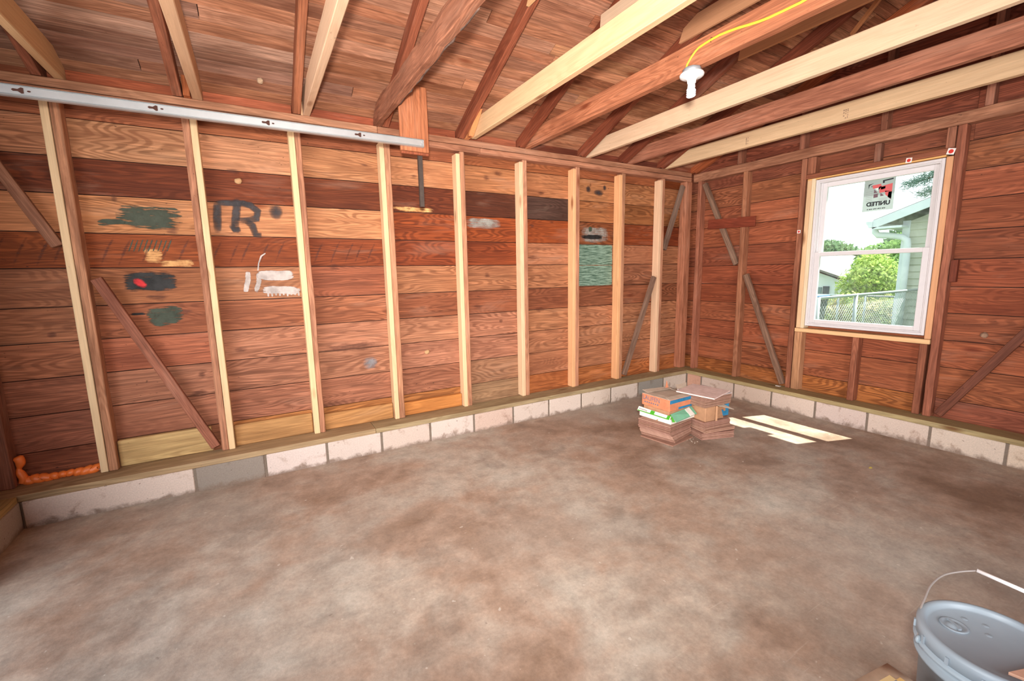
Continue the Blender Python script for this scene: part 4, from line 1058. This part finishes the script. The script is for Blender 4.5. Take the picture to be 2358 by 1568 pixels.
# right stack
r0 = math.radians(-17); c0 = pile_from((-1.345, -1.215), r0)
for k in range(7):
    tile(f'brown tile in the base of the right stack, {ORDN[k]} from the floor', (c0[0]+random.uniform(-.004, .004), c0[1]+random.uniform(-.004, .004)), r0+random.uniform(-.03, .03)+(.10 if k == 6 else 0), .0005+PIT*k, group=None)
r1 = math.radians(-10); c1 = pile_from((-1.345, -1.250), r1)
for k in range(2): tile(f'overhanging brown tile on the base of the right stack, {("lower", "upper")[k]} of two', (c1[0]+.006*k, c1[1]+.004*k), r1-.01*k, .0005+PIT*(7+k), col=(182, 140, 120))
r2 = math.radians(-7); c2 = pile_from((-1.335, -1.225), r2, .29, .29)
for k in range(6): tile(f'brown tile under the torn carton of the right stack, {ORDN[k]} of six', (c2[0]+random.uniform(-.003, .003), c2[1]+random.uniform(-.003, .003)), r2+random.uniform(-.02, .02), .0005+PIT*(9+k), .29, .29)
zb = .0005+PIT*15
r3 = math.radians(-7); wb, db, hb_ = .285, .27, .138; c3 = pile_from((-1.318, -1.215), r3, wb, db)
tb = empty('torn_carton', (c3[0], c3[1], zb), r3); tag(tb, 'torn open brown carton with blue print in the right stack', 'carton')
bm = bmesh.new(); box(bm, -wb/2, -wb/2+.110, -db/2, db/2, 0, hb_-.006); bevel(bm, .003); cpart('carton_body', bm, M['card'], tb)
bm = bmesh.new(); box(bm, -.02, wb/2, -db/2+.055, db/2, 0, hb_-.006); bevel(bm, .003); cpart('carton_back', bm, M['cardtop'], tb)
bm = bmesh.new(); slab(bm, [(.02, -db/2+.040, .01), (wb/2+.012, -db/2+.035, .012), (wb/2+.016, -db/2+.035, hb_), (.02, -db/2+.045, hb_-.005)], .004); bmesh.ops.recalc_face_normals(bm, faces=bm.faces[:]); cpart('blue_panel', bm, M['blue'], tb)
t = text_obj('brand_mark', 'M', .05, Matrix(), plain('brown_print', rgb(170, 120, 84), .8), None); fit_text(t, Matrix(), .07, .05); t.parent = tb; t.matrix_basis = frm((.045, -db/2+.0315, .055), (1, -.04, 0), Z)
# bundle of corrugated sheets inside
for k in range(10):
    bm = bmesh.new(); box(bm, -.022, .075-.004*k, -db/2+.012, -db/2+.05, .006+.0105*k, .0135+.0105*k); cpart('corrugated_layer', bm, M['card'], tb)
bm = bmesh.new(); slab(bm, [(-.02, -db/2+.0, hb_-.012), (.06, -db/2-.03, hb_-.035), (.125, -db/2-.045, hb_-.052), (.05, -db/2+.03, hb_-.006)], .003); bmesh.ops.recalc_face_normals(bm, faces=bm.faces[:]); cpart('torn_flap', bm, M['cardtop'], tb)
bm = bmesh.new(); slab(bm, [(-.035, -db/2-.003, .0), (-.022, -db/2-.012, .0), (-.022, -db/2-.012, hb_-.012), (-.035, -db/2-.003, hb_-.012)], .004); bmesh.ops.recalc_face_normals(bm, faces=bm.faces[:]); cpart('torn_edge', bm, M['card'], tb)
zt = zb+hb_-.0015
r4 = math.radians(-4); c4 = pile_from((-1.372, -1.245), r4)
for k in range(9): tile(f'brown tile above the torn carton of the right stack, {ORDN[k]} of nine', (c4[0]+random.uniform(-.003, .003)+.0015*k, c4[1]+random.uniform(-.002, .002)), r4+random.uniform(-.012, .012), zt+PIT*k, col=(164, 126, 108) if k < 8 else (198, 186, 184))
ztt = zt+PIT*9
r5 = math.radians(14); c5 = (-1.262, -1.140)
tile('large pinkish glazed tile lying askew on top of the right stack', c5, r5, ztt+.006, .325, .315, .011, col=(240, 214, 204), tilt=.02)
bm = bmesh.new(); slab(bm, [(-1.39, -.845, zt+.02), (-1.33, -.855, zt+.03), (-1.355, -.84, ztt+.055)], .004); bmesh.ops.recalc_face_normals(bm, faces=bm.faces[:])
tag(obj('cardboard_scrap', bm, M['orangeprint']), 'small orange torn cardboard corner sticking up behind the stacks', 'scrap')
bm = bmesh.new(); slab(bm, [(-1.33, -.935, ztt-.012), (-1.22, -.945, ztt-.008), (-1.17, -.90, ztt+.022), (-1.28, -.88, ztt+.012)], .004); bmesh.ops.recalc_face_normals(bm, faces=bm.faces[:])
tag(obj('cardboard_scrap', bm, M['cardtop']), 'grey curled cardboard flap behind the pinkish top tile', 'scrap')
# crumbs on the floor, leaf
bm = bmesh.new()
for k in range(14):
    x, y = -1.40+random.uniform(-.05, .02), -1.16+random.uniform(-.07, .05); s = random.uniform(.003, .007)
    box(bm, x, x+s, y, y+s*.8, .0, s*.5)
tag(obj('tile_crumbs', bm, plain('pale_chips', rgb(206, 190, 172), .8)), 'scatter of pale chips on the floor between the two stacks', 'chips', kind='stuff')
bm = bmesh.new(); v = [bm.verts.new((-.812+.014*math.cos(a)*(1+.3*math.sin(3*a)), -2.17+.010*math.sin(a), .0022+.0015*math.sin(2*a))) for a in [2*PI*k/12 for k in range(12)]]; bm.faces.new(v)
e = bmesh.ops.extrude_face_region(bm, geom=bm.faces[:]); [setattr(q, 'co', q.co+Vector((0, 0, .001))) for q in e['geom'] if isinstance(q, bmesh.types.BMVert)]
tag(obj('leaf', bm, plain('dry_leaf', rgb(206, 186, 90), .7)), 'tiny yellow leaf on the open floor', 'leaf')
bm = bmesh.new(); box(bm, .115, .139, -1.03, -.985, ZS1+.001, ZS1+.006); bevel(bm, .001)
tag(obj('paper_tag', bm, M['whitepaper']), 'small white tag on the sill at the foot of the lower window wall brace', 'tag')

# ------------------------------------------------------------------ bucket
BX, BY = -2.771, -3.159
bk = empty('bucket', (BX, BY, 0)); tag(bk, 'grey-blue plastic pail with lid in the bottom right corner', 'bucket')
bm = bmesh.new()
lathe(bm, [(.0, .002), (.130, .002), (.134, .006), (.145, .285), (.150, .286), (.158, .290), (.158, .298), (.148, .302), (.147, .318), (.156, .320), (.162, .325), (.162, .333), (.149, .337), (.149, .355), (.140, .36), (.0, .36)], 64, (BX, BY, 0))
part('pail_body', bm, M['bucket'], bk)
bm = bmesh.new()
lathe(bm, [(.152, .340), (.158, .341), (.159, .372), (.156, .3795), (.150, .382), (.143, .3815), (.139, .377), (.137, .369), (.132, .3665), (.0, .3665)], 64, (BX, BY, 0))
ld = part('lid', bm, M['lid'], bk)
for k in range(14):
    bm = bmesh.new(); a = 2*PI*k/14+.1; m = Matrix.Translation((BX+.1595*math.cos(a), BY+.1595*math.sin(a), .350)) @ Matrix.Rotation(a, 4, 'Z'); box(bm, -.002, .003, -.004, .004, -.009, .012, mat=m); part('lid_tab', bm, M['lid'], ld)
bm = bmesh.new(); sx_, sy_ = BX+.000, BY+.082
lathe(bm, [(.030, .3666), (.032, .369), (.028, .3705), (.024, .3695), (.022, .3672), (.016, .3672), (.014, .371), (.0, .372)], 28, (sx_, sy_, 0))
m = Matrix.Translation((sx_, sy_, .3715)) @ Matrix.Rotation(.9, 4, 'Z'); box(bm, -.020, .020, -.004, .004, -.003, .002, mat=m)
part('spout_cap', bm, M['lid'], ld)
for (dx, dy) in ((.060, .075), (.075, .035), (.035, .02)): bm = bmesh.new(); lathe(bm, [(.008, .3666), (.006, .3680), (.0, .3684)], 14, (BX+dx, BY+dy, 0)); part('moulded_bump', bm, M['lid'], ld)
bm = bmesh.new()
# bail: from ear at left side up and over toward the far side
ear = Vector((BX-.135*.35-.09, BY+.135, .332))
e0 = Vector((BX-.095, BY+.128, .333)); bp = [e0, Vector((-2.800, -3.010, .375)), Vector((-2.738, -3.002, .392)), Vector((-2.670, -2.995, .401)), Vector((-2.588, -2.999, .404)), Vector((-2.519, -3.018, .402)), Vector((-2.462, -3.043, .400))]
from mathutils import geometry
def catmull(P, n=6):
    Q = [P[0]]+list(P)+[P[-1]]; out = []
    for i in range(1, len(Q)-2):
        for k in range(n):
            t = k/n; a, b, c_, d = Q[i-1], Q[i], Q[i+1], Q[i+2]
            out.append(.5*((2*b)+(c_-a)*t+(2*a-5*b+4*c_-d)*t*t+(3*b-a-3*c_+d)*t*t*t))
    return out+[P[-1]]
tube(bm, catmull(bp), .0027, 8)
g1 = Vector((-2.455, -3.046, .400)); g2 = Vector((-2.452, -3.165, .392))
tube(bm, [g1, g2, Vector((-2.50, -3.25, .37)), Vector((BX+.165, BY-.09, .333))], .0021, 8)
bw_ = part('bail_wire', bm, M['wire'], bk)
bm = bmesh.new(); tube(bm, [g1, g1.lerp(g2, .5), g2], .0062, 12); part('hand_grip', bm, M['grip'], bw_)
bm = bmesh.new(); m = Matrix.Translation(e0) ; bmesh.ops.create_uvsphere(bm, u_segments=14, v_segments=8, radius=.012, matrix=m @ Matrix.Diagonal((1, .6, 1, 1))); part('bail_ear', bm, M['bucket'], bk)
# wooden stick lying on the lid
bm = bmesh.new(); slab(bm, [(-2.879, -3.204, .384), (-2.74, -3.26, .388), (-2.78, -3.30, .388), (-2.872, -3.228, .384)], .008); bmesh.ops.recalc_face_normals(bm, faces=bm.faces[:])
tag(obj('wood_scrap', bm, plain('pink_wood', rgb(196, 152, 128), .8, 0, .08)), 'pinkish wood scrap lying on the pail lid at the right edge', 'scrap')
# paper sack / carton at the bottom edge
sk = empty('product_bag', (-3.112, -3.116, 0), math.radians(-9)); tag(sk, 'tan paper bag with grey panel and yellow band at the bottom edge', 'bag')
bm = bmesh.new(); box(bm, -.10, .10, -.13, .125, 0, .300)
bmesh.ops.subdivide_edges(bm, edges=bm.edges[:], cuts=4, use_grid_fill=True)
for v in bm.verts:
    b = 1-(abs(v.co.z-.15)/.155)**2; v.co.x *= 1+.05*b; v.co.y *= 1+.04*b; v.co += Vector((noise.noise(v.co*12), noise.noise(v.co*12+Vector((5, 0, 0))), 0))*.006
cpart('bag_body', bm, plain('tan_paper', rgb(190, 168, 146), .8, 0, .1), sk, True)
bm = bmesh.new(); box(bm, -.075, .060, -.12, .085, .3012, .3026); cpart('grey_panel', bm, plain('grey_print', rgb(112, 108, 112), .7), sk)
bm = bmesh.new(); box(bm, .060, .078, -.12, .085, .3012, .3030); cpart('yellow_band', bm, plain('yellow_print', rgb(204, 166, 104), .7), sk)
bm = bmesh.new(); box(bm, -.075, .060, .085, .10, .3012, .3030); cpart('yellow_band', bm, plain('yellow_print', rgb(204, 176, 126), .7), sk)

# ------------------------------------------------------------------ outdoors beyond the window
bm = bmesh.new(); uv = None
xsn = [.29, 3, 6.5, 9, 13, 22, 40, 90]; zsn = [-.12, -.15, -.2, -.45, -.9, -1.6, -2.0, -2.5]
row = [[bm.verts.new((x, y, zz)) for y in (-30, -5, 0, 5, 15, 45)] for x, zz in zip(xsn, zsn)]
for i in range(len(row)-1):
    for j in range(5): bm.faces.new((row[i][j], row[i+1][j], row[i+1][j+1], row[i][j+1]))
tag(obj('ground', bm, plain('grass', rgb(84, 104, 58), .95, 0, .3, .1, 6)), 'grassy ground sloping away outside the window', 'ground', kind='structure')

def house_near():
    h = empty('neighbour_house', (6, .08, -.2)); tag(h, 'beige lap-sided house close outside the window, right side', 'house')
    side = plain('beige_siding', rgb(196, 196, 178), .7, 0, .03); trim = plain('white_trim', rgb(222, 228, 230), .5); roofm = plain('grey_shingle', rgb(140, 138, 134), .9, 0, .15, .2, 30)
    bm = bmesh.new(); y1, y0 = .08, -7.0
    zc = 2.18
    k = 0; zz = -.2
    while zz < 3.9:
        # lap: bottom edge proud
        ye = y1
        if zz > zc: ye = y1-(zz-zc)/.38
        yf = -7.0+(max(0, zz-zc))/.38
        if ye-yf < .1: break
        z2 = zz+.125
        e2 = y1-(z2-zc)/.38 if z2 > zc else y1
        f2 = -7.0+(max(0, z2-zc))/.38
        vs = [bm.verts.new(p) for p in ((5.978, yf, zz), (5.978, ye, zz), (5.995, e2, z2), (5.995, f2, z2), (6.05, yf, zz), (6.05, ye, zz), (6.05, e2, z2), (6.05, f2, z2))]
        for f in ((0, 1, 2, 3), (7, 6, 5, 4), (0, 4, 5, 1), (3, 2, 6, 7), (1, 5, 6, 2), (0, 3, 7, 4)): bm.faces.new([vs[i] for i in f])
        zz = z2
    box(bm, 6.05, 13, -7, .078, -.2, 2.15)
    part('siding_wall', bm, side, h)
    bm = bmesh.new(); box(bm, 5.965, 6.04, -.02, .09, -.2, 2.22); part('corner_board', bm, trim, h)
    ov = .36
    bm = bmesh.new()   # roof planes with overhang, rake toward the garage
    zr = 2.26+.38*3.54
    for s in (1, -1):
        ya, yb = (y1+ov, -3.46) if s == 1 else (-7.0-ov, -3.46)
        za = 2.26-.38*ov*0+.0
        co = [(5.68, ya, 2.215), (13.2, ya, 2.215), (13.2, yb, zr+.10), (5.68, yb, zr+.10)]
        v = [bm.verts.new(c) for c in co]+[bm.verts.new((c[0], c[1], c[2]+.05)) for c in co]
        for f in ((0, 1, 2, 3), (7, 6, 5, 4), (0, 4, 5, 1), (3, 2, 6, 7), (1, 5, 6, 2), (0, 3, 7, 4)): bm.faces.new([v[i] for i in f])
    bmesh.ops.recalc_face_normals(bm, faces=bm.faces[:]); part('roof', bm, roofm, h)
    bm = bmesh.new()   # rake fascia board
    for s in (1, -1):
        ya, yb = (y1+ov, -3.46) if s == 1 else (-7.0-ov, -3.46)
        co = [(5.66, ya, 2.10), (5.66, yb, zr-.04), (5.66, yb, zr+.13), (5.66, ya, 2.25)]
        v = [bm.verts.new(c) for c in co]+[bm.verts.new((c[0]+.03, c[1], c[2])) for c in co]
        for f in ((0, 1, 2, 3), (7, 6, 5, 4), (0, 4, 5, 1), (3, 2, 6, 7), (1, 5, 6, 2), (0, 3, 7, 4)): bm.faces.new([v[i] for i in f])
    bmesh.ops.recalc_face_normals(bm, faces=bm.faces[:]); part('rake_board', bm, trim, h)
    bm = bmesh.new()   # boxed soffit return
    box(bm, 5.66, 6.0, .0, y1+ov, 2.09, 2.13); part('soffit', bm, trim, h)
    bm = bmesh.new(); yg = y1+ov
    pr = [(0, 0), (0, .11), (.095, .11), (.10, .10), (.085, .06), (.06, .03), (.055, 0)]
    a = [bm.verts.new((5.64, yg+p[0], 2.125+p[1])) for p in pr]; b = [bm.verts.new((13.2, yg+p[0], 2.125+p[1])) for p in pr]
    for i in range(len(pr)): j = (i+1) % len(pr); bm.faces.new((a[i], b[i], b[j], a[j]))
    bm.faces.new(a[::-1]); bm.faces.new(b); bmesh.ops.recalc_face_normals(bm, faces=bm.faces[:]); part('gutter', bm, trim, h)
    bm = bmesh.new()
    tube(bm, [(5.86, .47, 2.14), (5.86, .46, 2.05), (5.86, .41, 1.99), (5.88, .25, 1.97), (5.89, .06, 1.93), (5.89, -.02, 1.87), (5.89, -.035, 1.78), (5.89, -.04, 1.5), (5.89, -.04, .0)], .055, 8, flat=.8, up=(1, 0, 0)); part('downspout', bm, trim, h, True)
house_near()

def house_far():
    h = empty('distant_house', (20, 10, -1.5)); tag(h, 'small white house with grey gable roof far beyond the trees', 'house')
    wht = plain('white_siding', rgb(226, 230, 234), .7, 0, .03); rf = plain('pale_shingle', rgb(128, 122, 120), .9, 0, .08); dk = plain('dark_shutter', rgb(60, 70, 84), .6); gl = plain('house_window_glass', rgb(120, 140, 150), .2)
    bm = bmesh.new(); box(bm, 20, 28, 7.05, 13.4, -1.8, .82)
    v = [bm.verts.new(p) for p in ((20, 7.05, .82), (20, 13.4, .82), (20, 10.2, 2.05), (28, 7.05, .82), (28, 13.4, .82), (28, 10.2, 2.05))]
    bm.faces.new((v[0], v[2], v[1])); bm.faces.new((v[3], v[4], v[5])); part('wall', bm, wht, h)
    bm = bmesh.new()
    for s in (1, -1):
        ya = 10.2-s*3.65
        co = [(19.6, ya, .78), (28.2, ya, .78), (28.2, 10.2, 2.16), (19.6, 10.2, 2.16)]
        v = [bm.verts.new(c) for c in co]+[bm.verts.new((c[0], c[1], c[2]+.10)) for c in co]
        for f in ((0, 1, 2, 3), (7, 6, 5, 4), (0, 4, 5, 1), (3, 2, 6, 7), (1, 5, 6, 2), (0, 3, 7, 4)): bm.faces.new([v[i] for i in f])
    bmesh.ops.recalc_face_normals(bm, faces=bm.faces[:]); part('roof', bm, rf, h)
    bm = bmesh.new(); box(bm, 19.95, 20.0, 7.75, 8.3, -.55, .45); wf = part('window', bm, gl, h)
    bm = bmesh.new(); box(bm, 19.93, 19.96, 8.0, 8.05, -.55, .45); part('glazing_bar', bm, wht, h)
    bm = bmesh.new(); box(bm, 19.93, 20.0, 7.42, 7.68, -.6, .5); part('shutter', bm, dk, h)
    bm = bmesh.new(); tube(bm, [(19.7, 6.6, .82), (19.75, 6.8, .62), (19.9, 7.1, .45), (19.9, 7.1, -1.4)], .07, 8); part('downspout', bm, wht, h)
house_far()

leafm = {}
def leaf_mat(name, col, col2):
    t = NT(name); oi = t.n('ShaderNodeTexCoord').outputs['Object']
    n = t.noise(oi, 3.0, 3, .6)
    t.b.inputs['Subsurface Weight'].default_value = 0
    c = t.mix(t.ramp(n, [(.35, 0.0), (.65, 1.0)]), col, col2)
    tl = t.n('ShaderNodeBsdfTranslucent'); t.l(c, tl.inputs[0]); mx = t.n('ShaderNodeMixShader'); mx.inputs[0].default_value = .4
    m = t.fin(c, .7, .2); t.l(t.b.outputs[0], mx.inputs[1]); t.l(tl.outputs[0], mx.inputs[2]); t.l(mx.outputs[0], t.out.inputs[0])
    return m
L1 = leaf_mat('leaves_mid_green', rgb(112, 146, 84), rgb(154, 184, 112))
L2 = leaf_mat('leaves_light_green', rgb(150, 180, 92), rgb(190, 206, 120))
L3 = leaf_mat('leaves_dark', rgb(88, 120, 84), rgb(116, 146, 96))
L4 = leaf_mat('hedge_leaves', rgb(150, 180, 96), rgb(206, 190, 140))
barkm = plain('tree_bark', rgb(112, 98, 86), .9, 0, .2)
def foliage(bm, blobs, n, s, rnd):
    for _ in range(n):
        c, r = rnd.choice(blobs)
        d = Vector((rnd.gauss(0, 1), rnd.gauss(0, 1), rnd.gauss(0, 1))).normalized()
        p = Vector(c)+Vector((d.x*r[0], d.y*r[1], d.z*r[2]))*rnd.uniform(.55, 1.05)
        a = Vector((rnd.gauss(0, 1), rnd.gauss(0, 1), rnd.gauss(0, 1))).normalized(); b = a.cross(d+Vector((.01, .02, .03))).normalized()
        q = s*rnd.uniform(.6, 1.4)
        bm.faces.new([bm.verts.new(p+a*q), bm.verts.new(p+b*q*.5), bm.verts.new(p-a*q), bm.verts.new(p-b*q*.5)])
def tree(label, base, height, rad, mat, n, seed, s=.13, kind='tree', trunk=True):
    rnd = random.Random(seed); e = empty(kind, base); tag(e, label, kind)
    bx, by, bz = base
    if trunk:
        bm = bmesh.new(); tube(bm, [(bx, by, bz), (bx+.05, by, bz+height*.35), (bx, by+.08, bz+height*.8)], .1, 8, rfun=lambda t: .13*(1-.6*t)); part('trunk', bm, barkm, e)
    blobs = []
    for _ in range(9):
        a = rnd.uniform(0, 2*PI); q = rnd.uniform(.0, .62)*rad
        hh = rnd.uniform(.38, .82) if trunk else rnd.uniform(.3, .65)
        blobs.append(((bx+q*math.cos(a), by+q*math.sin(a), bz+height*hh), (rad*.5, rad*.5, height*.2)))
    bm = bmesh.new(); foliage(bm, blobs, n, s, rnd); part('crown' if trunk else 'foliage', bm, mat, e)
tree('broad mid-green tree in the middle of the window view', (17.5, 3.7, -1.3), 4.1, 2.3, L1, 14000, 1, .10)
tree('tree rising over the white house far at the left of the window view', (33.5, 13.4, -1.9), 6.0, 3.2, L3, 12000, 2, .16)
tree('light green tree beside the corner of the beige house', (13.0, 3.0, -1.0), 3.0, 1.0, L2, 6000, 3, .07)
tree('faint tall tree far behind the middle one', (31.5, 9.0, -2.0), 6.3, 1.9, L3, 8000, 4, .16)
rnd = random.Random(11); hg = empty('hedge', (10.8, 2.2, -.75)); tag(hg, 'long yellow-green flowering hedge behind the wire fence', 'hedge')
bm = bmesh.new()
bl_ = [((10.9+rnd.uniform(-.25, .25), 1.0+.24*k, -.15+rnd.uniform(-.1, .22)), (.42, .40, .62)) for k in range(15)]
foliage(bm, bl_, 15000, .05, rnd); part('foliage', bm, L4, hg)
bm = bmesh.new()
for k in range(8): tube(bm, [(10.9, 1.05+.42*k, -.85), (10.92, 1.07+.42*k, -.1)], .02, 6)
o = part('stem', bm, barkm, hg); o['kind'] = 'stuff'
# pine branch hanging in at the top right
pb = empty('pine_branch', (9.0, -.3, 3.6)); tag(pb, 'pine branch with needles against the sky at the top right of window', 'branch')
bm = bmesh.new(); tube(bm, [(9, -.8, 3.95), (9, .3, 3.50), (9.05, 1.0, 3.30)], .02, 6, rfun=lambda t: .03*(1-.7*t)); tube(bm, [(9, -.6, 3.75), (9, .1, 3.20), (9, .75, 3.05)], .02, 6, rfun=lambda t: .022*(1-.7*t)); part('twig', bm, barkm, pb)
bm = bmesh.new(); rnd = random.Random(5)
for _ in range(1500):
    t = rnd.random(); p = (Vector((9, -.3, 3.7)).lerp(Vector((9.05, 1.15, 3.28)), t) if rnd.random() < .55 else Vector((9, -.2, 3.32)).lerp(Vector((9, .85, 3.03)), t))
    p += Vector((rnd.gauss(0, .06), rnd.gauss(0, .06), rnd.gauss(0, .05)))
    d = Vector((rnd.uniform(-1, 1), rnd.uniform(-.4, 1.2), rnd.uniform(-.7, .7))).normalized()*.11; b = d.cross(Vector((1, 0, .3))).normalized()*.006
    bm.faces.new([bm.verts.new(p-b), bm.verts.new(p+b), bm.verts.new(p+d+b*.4), bm.verts.new(p+d-b*.4)])
part('needles', bm, plain('pine_needles', rgb(86, 120, 104), .7), pb)

# chain-link fences
fmt = plain('galvanised_fence', rgb(168, 176, 176), .5, .5)
def fence(label, a, b, ztop, zbot, posts, pitch=.07, wire=.0019, rail=.021):
    a = Vector(a); b = Vector(b); d = (b-a); L = d.length; d.normalize()
    e = empty('chain_link_fence', (a.x, a.y, zbot)); tag(e, label, 'fence')
    bm = bmesh.new(); tube(bm, [(a.x, a.y, ztop), (b.x, b.y, ztop)], rail, 10); part('top_rail', bm, fmt, e)
    for t in posts:
        p = a+d*L*t; bm = bmesh.new(); tube(bm, [(p.x, p.y, zbot-.1), (p.x, p.y, ztop+.01)], rail*1.25, 10); part('post', bm, fmt, e)
    bm = bmesh.new(); H = ztop-zbot; n = int((L+H)/pitch)
    for s in (1, -1):
        for k in range(n):
            u0 = k*pitch-(H if s == 1 else 0); u1 = u0+s*H if s == 1 else u0-H
            z0, z1 = zbot, ztop
            p, q = (u0, z0), (u1, z1)
            if s == -1: p, q = (k*pitch, z0), (k*pitch-H, z1)
            (ua, za), (ub, zb_) = p, q
            def clip(u, z, U2, Z2):
                if u < 0: z = z+(Z2-z)*(0-u)/(U2-u); u = 0
                if u > L: z = z+(Z2-z)*(L-u)/(U2-u); u = L
                return u, z
            if max(ua, ub) < 0 or min(ua, ub) > L: continue
            A = clip(ua, za, ub, zb_); Bq = clip(ub, zb_, ua, za)
            pa = a+d*A[0]; pb_ = a+d*Bq[0]
            if (Vector((pa.x, pa.y, A[1]))-Vector((pb_.x, pb_.y, Bq[1]))).length < .02: continue
            tube(bm, [(pa.x, pa.y, A[1]), (pb_.x, pb_.y, Bq[1])], wire, 3)
    o = part('wire_mesh', bm, fmt, e)
fence('near chain-link fence running from the garage to the beige house', (1.95, -.47, 1.0), (5.95, -.42, 1.0), 1.0, -.1, (0.0, .27, .99))
fence('farther chain-link fence in front of the shrubs', (8.4, .9, .4), (8.4, 3.2, .4), .70, -.45, (0.0, .25, .5, .75, 1.0), pitch=.09, wire=.0016)
# wheelie bin
bn = empty('wheelie_bin', (6.6, 1.95, -.25)); tag(bn, 'dark wheelie bin with a blue lid behind the wire fence', 'bin')
bm = bmesh.new()
v = [bm.verts.new(p) for p in ((6.35, 1.70, -.25), (6.85, 1.70, -.25), (6.85, 2.2, -.25), (6.35, 2.2, -.25), (6.28, 1.62, .72), (6.92, 1.62, .72), (6.92, 2.28, .72), (6.28, 2.28, .72))]
for f in ((3, 2, 1, 0), (4, 5, 6, 7), (0, 1, 5, 4), (1, 2, 6, 5), (2, 3, 7, 6), (3, 0, 4, 7)): bm.faces.new([v[i] for i in f])
part('bin_body', bm, plain('dark_green_plastic', rgb(70, 92, 92), .5), bn)
bm = bmesh.new(); box(bm, 6.24, 6.96, 1.60, 2.30, .72, .79); bevel(bm, .02, 2); part('bin_lid', bm, plain('blue_plastic', rgb(96, 132, 190), .5), bn)
bm = bmesh.new()
for y in (1.72, 2.18): bmesh.ops.create_cone(bm, cap_ends=True, segments=16, radius1=.1, radius2=.1, depth=.05, matrix=Matrix.Translation((6.9, y, -.15)) @ Matrix.Rotation(PI/2, 4, 'X'))
part('wheel', bm, M['ink'], bn)
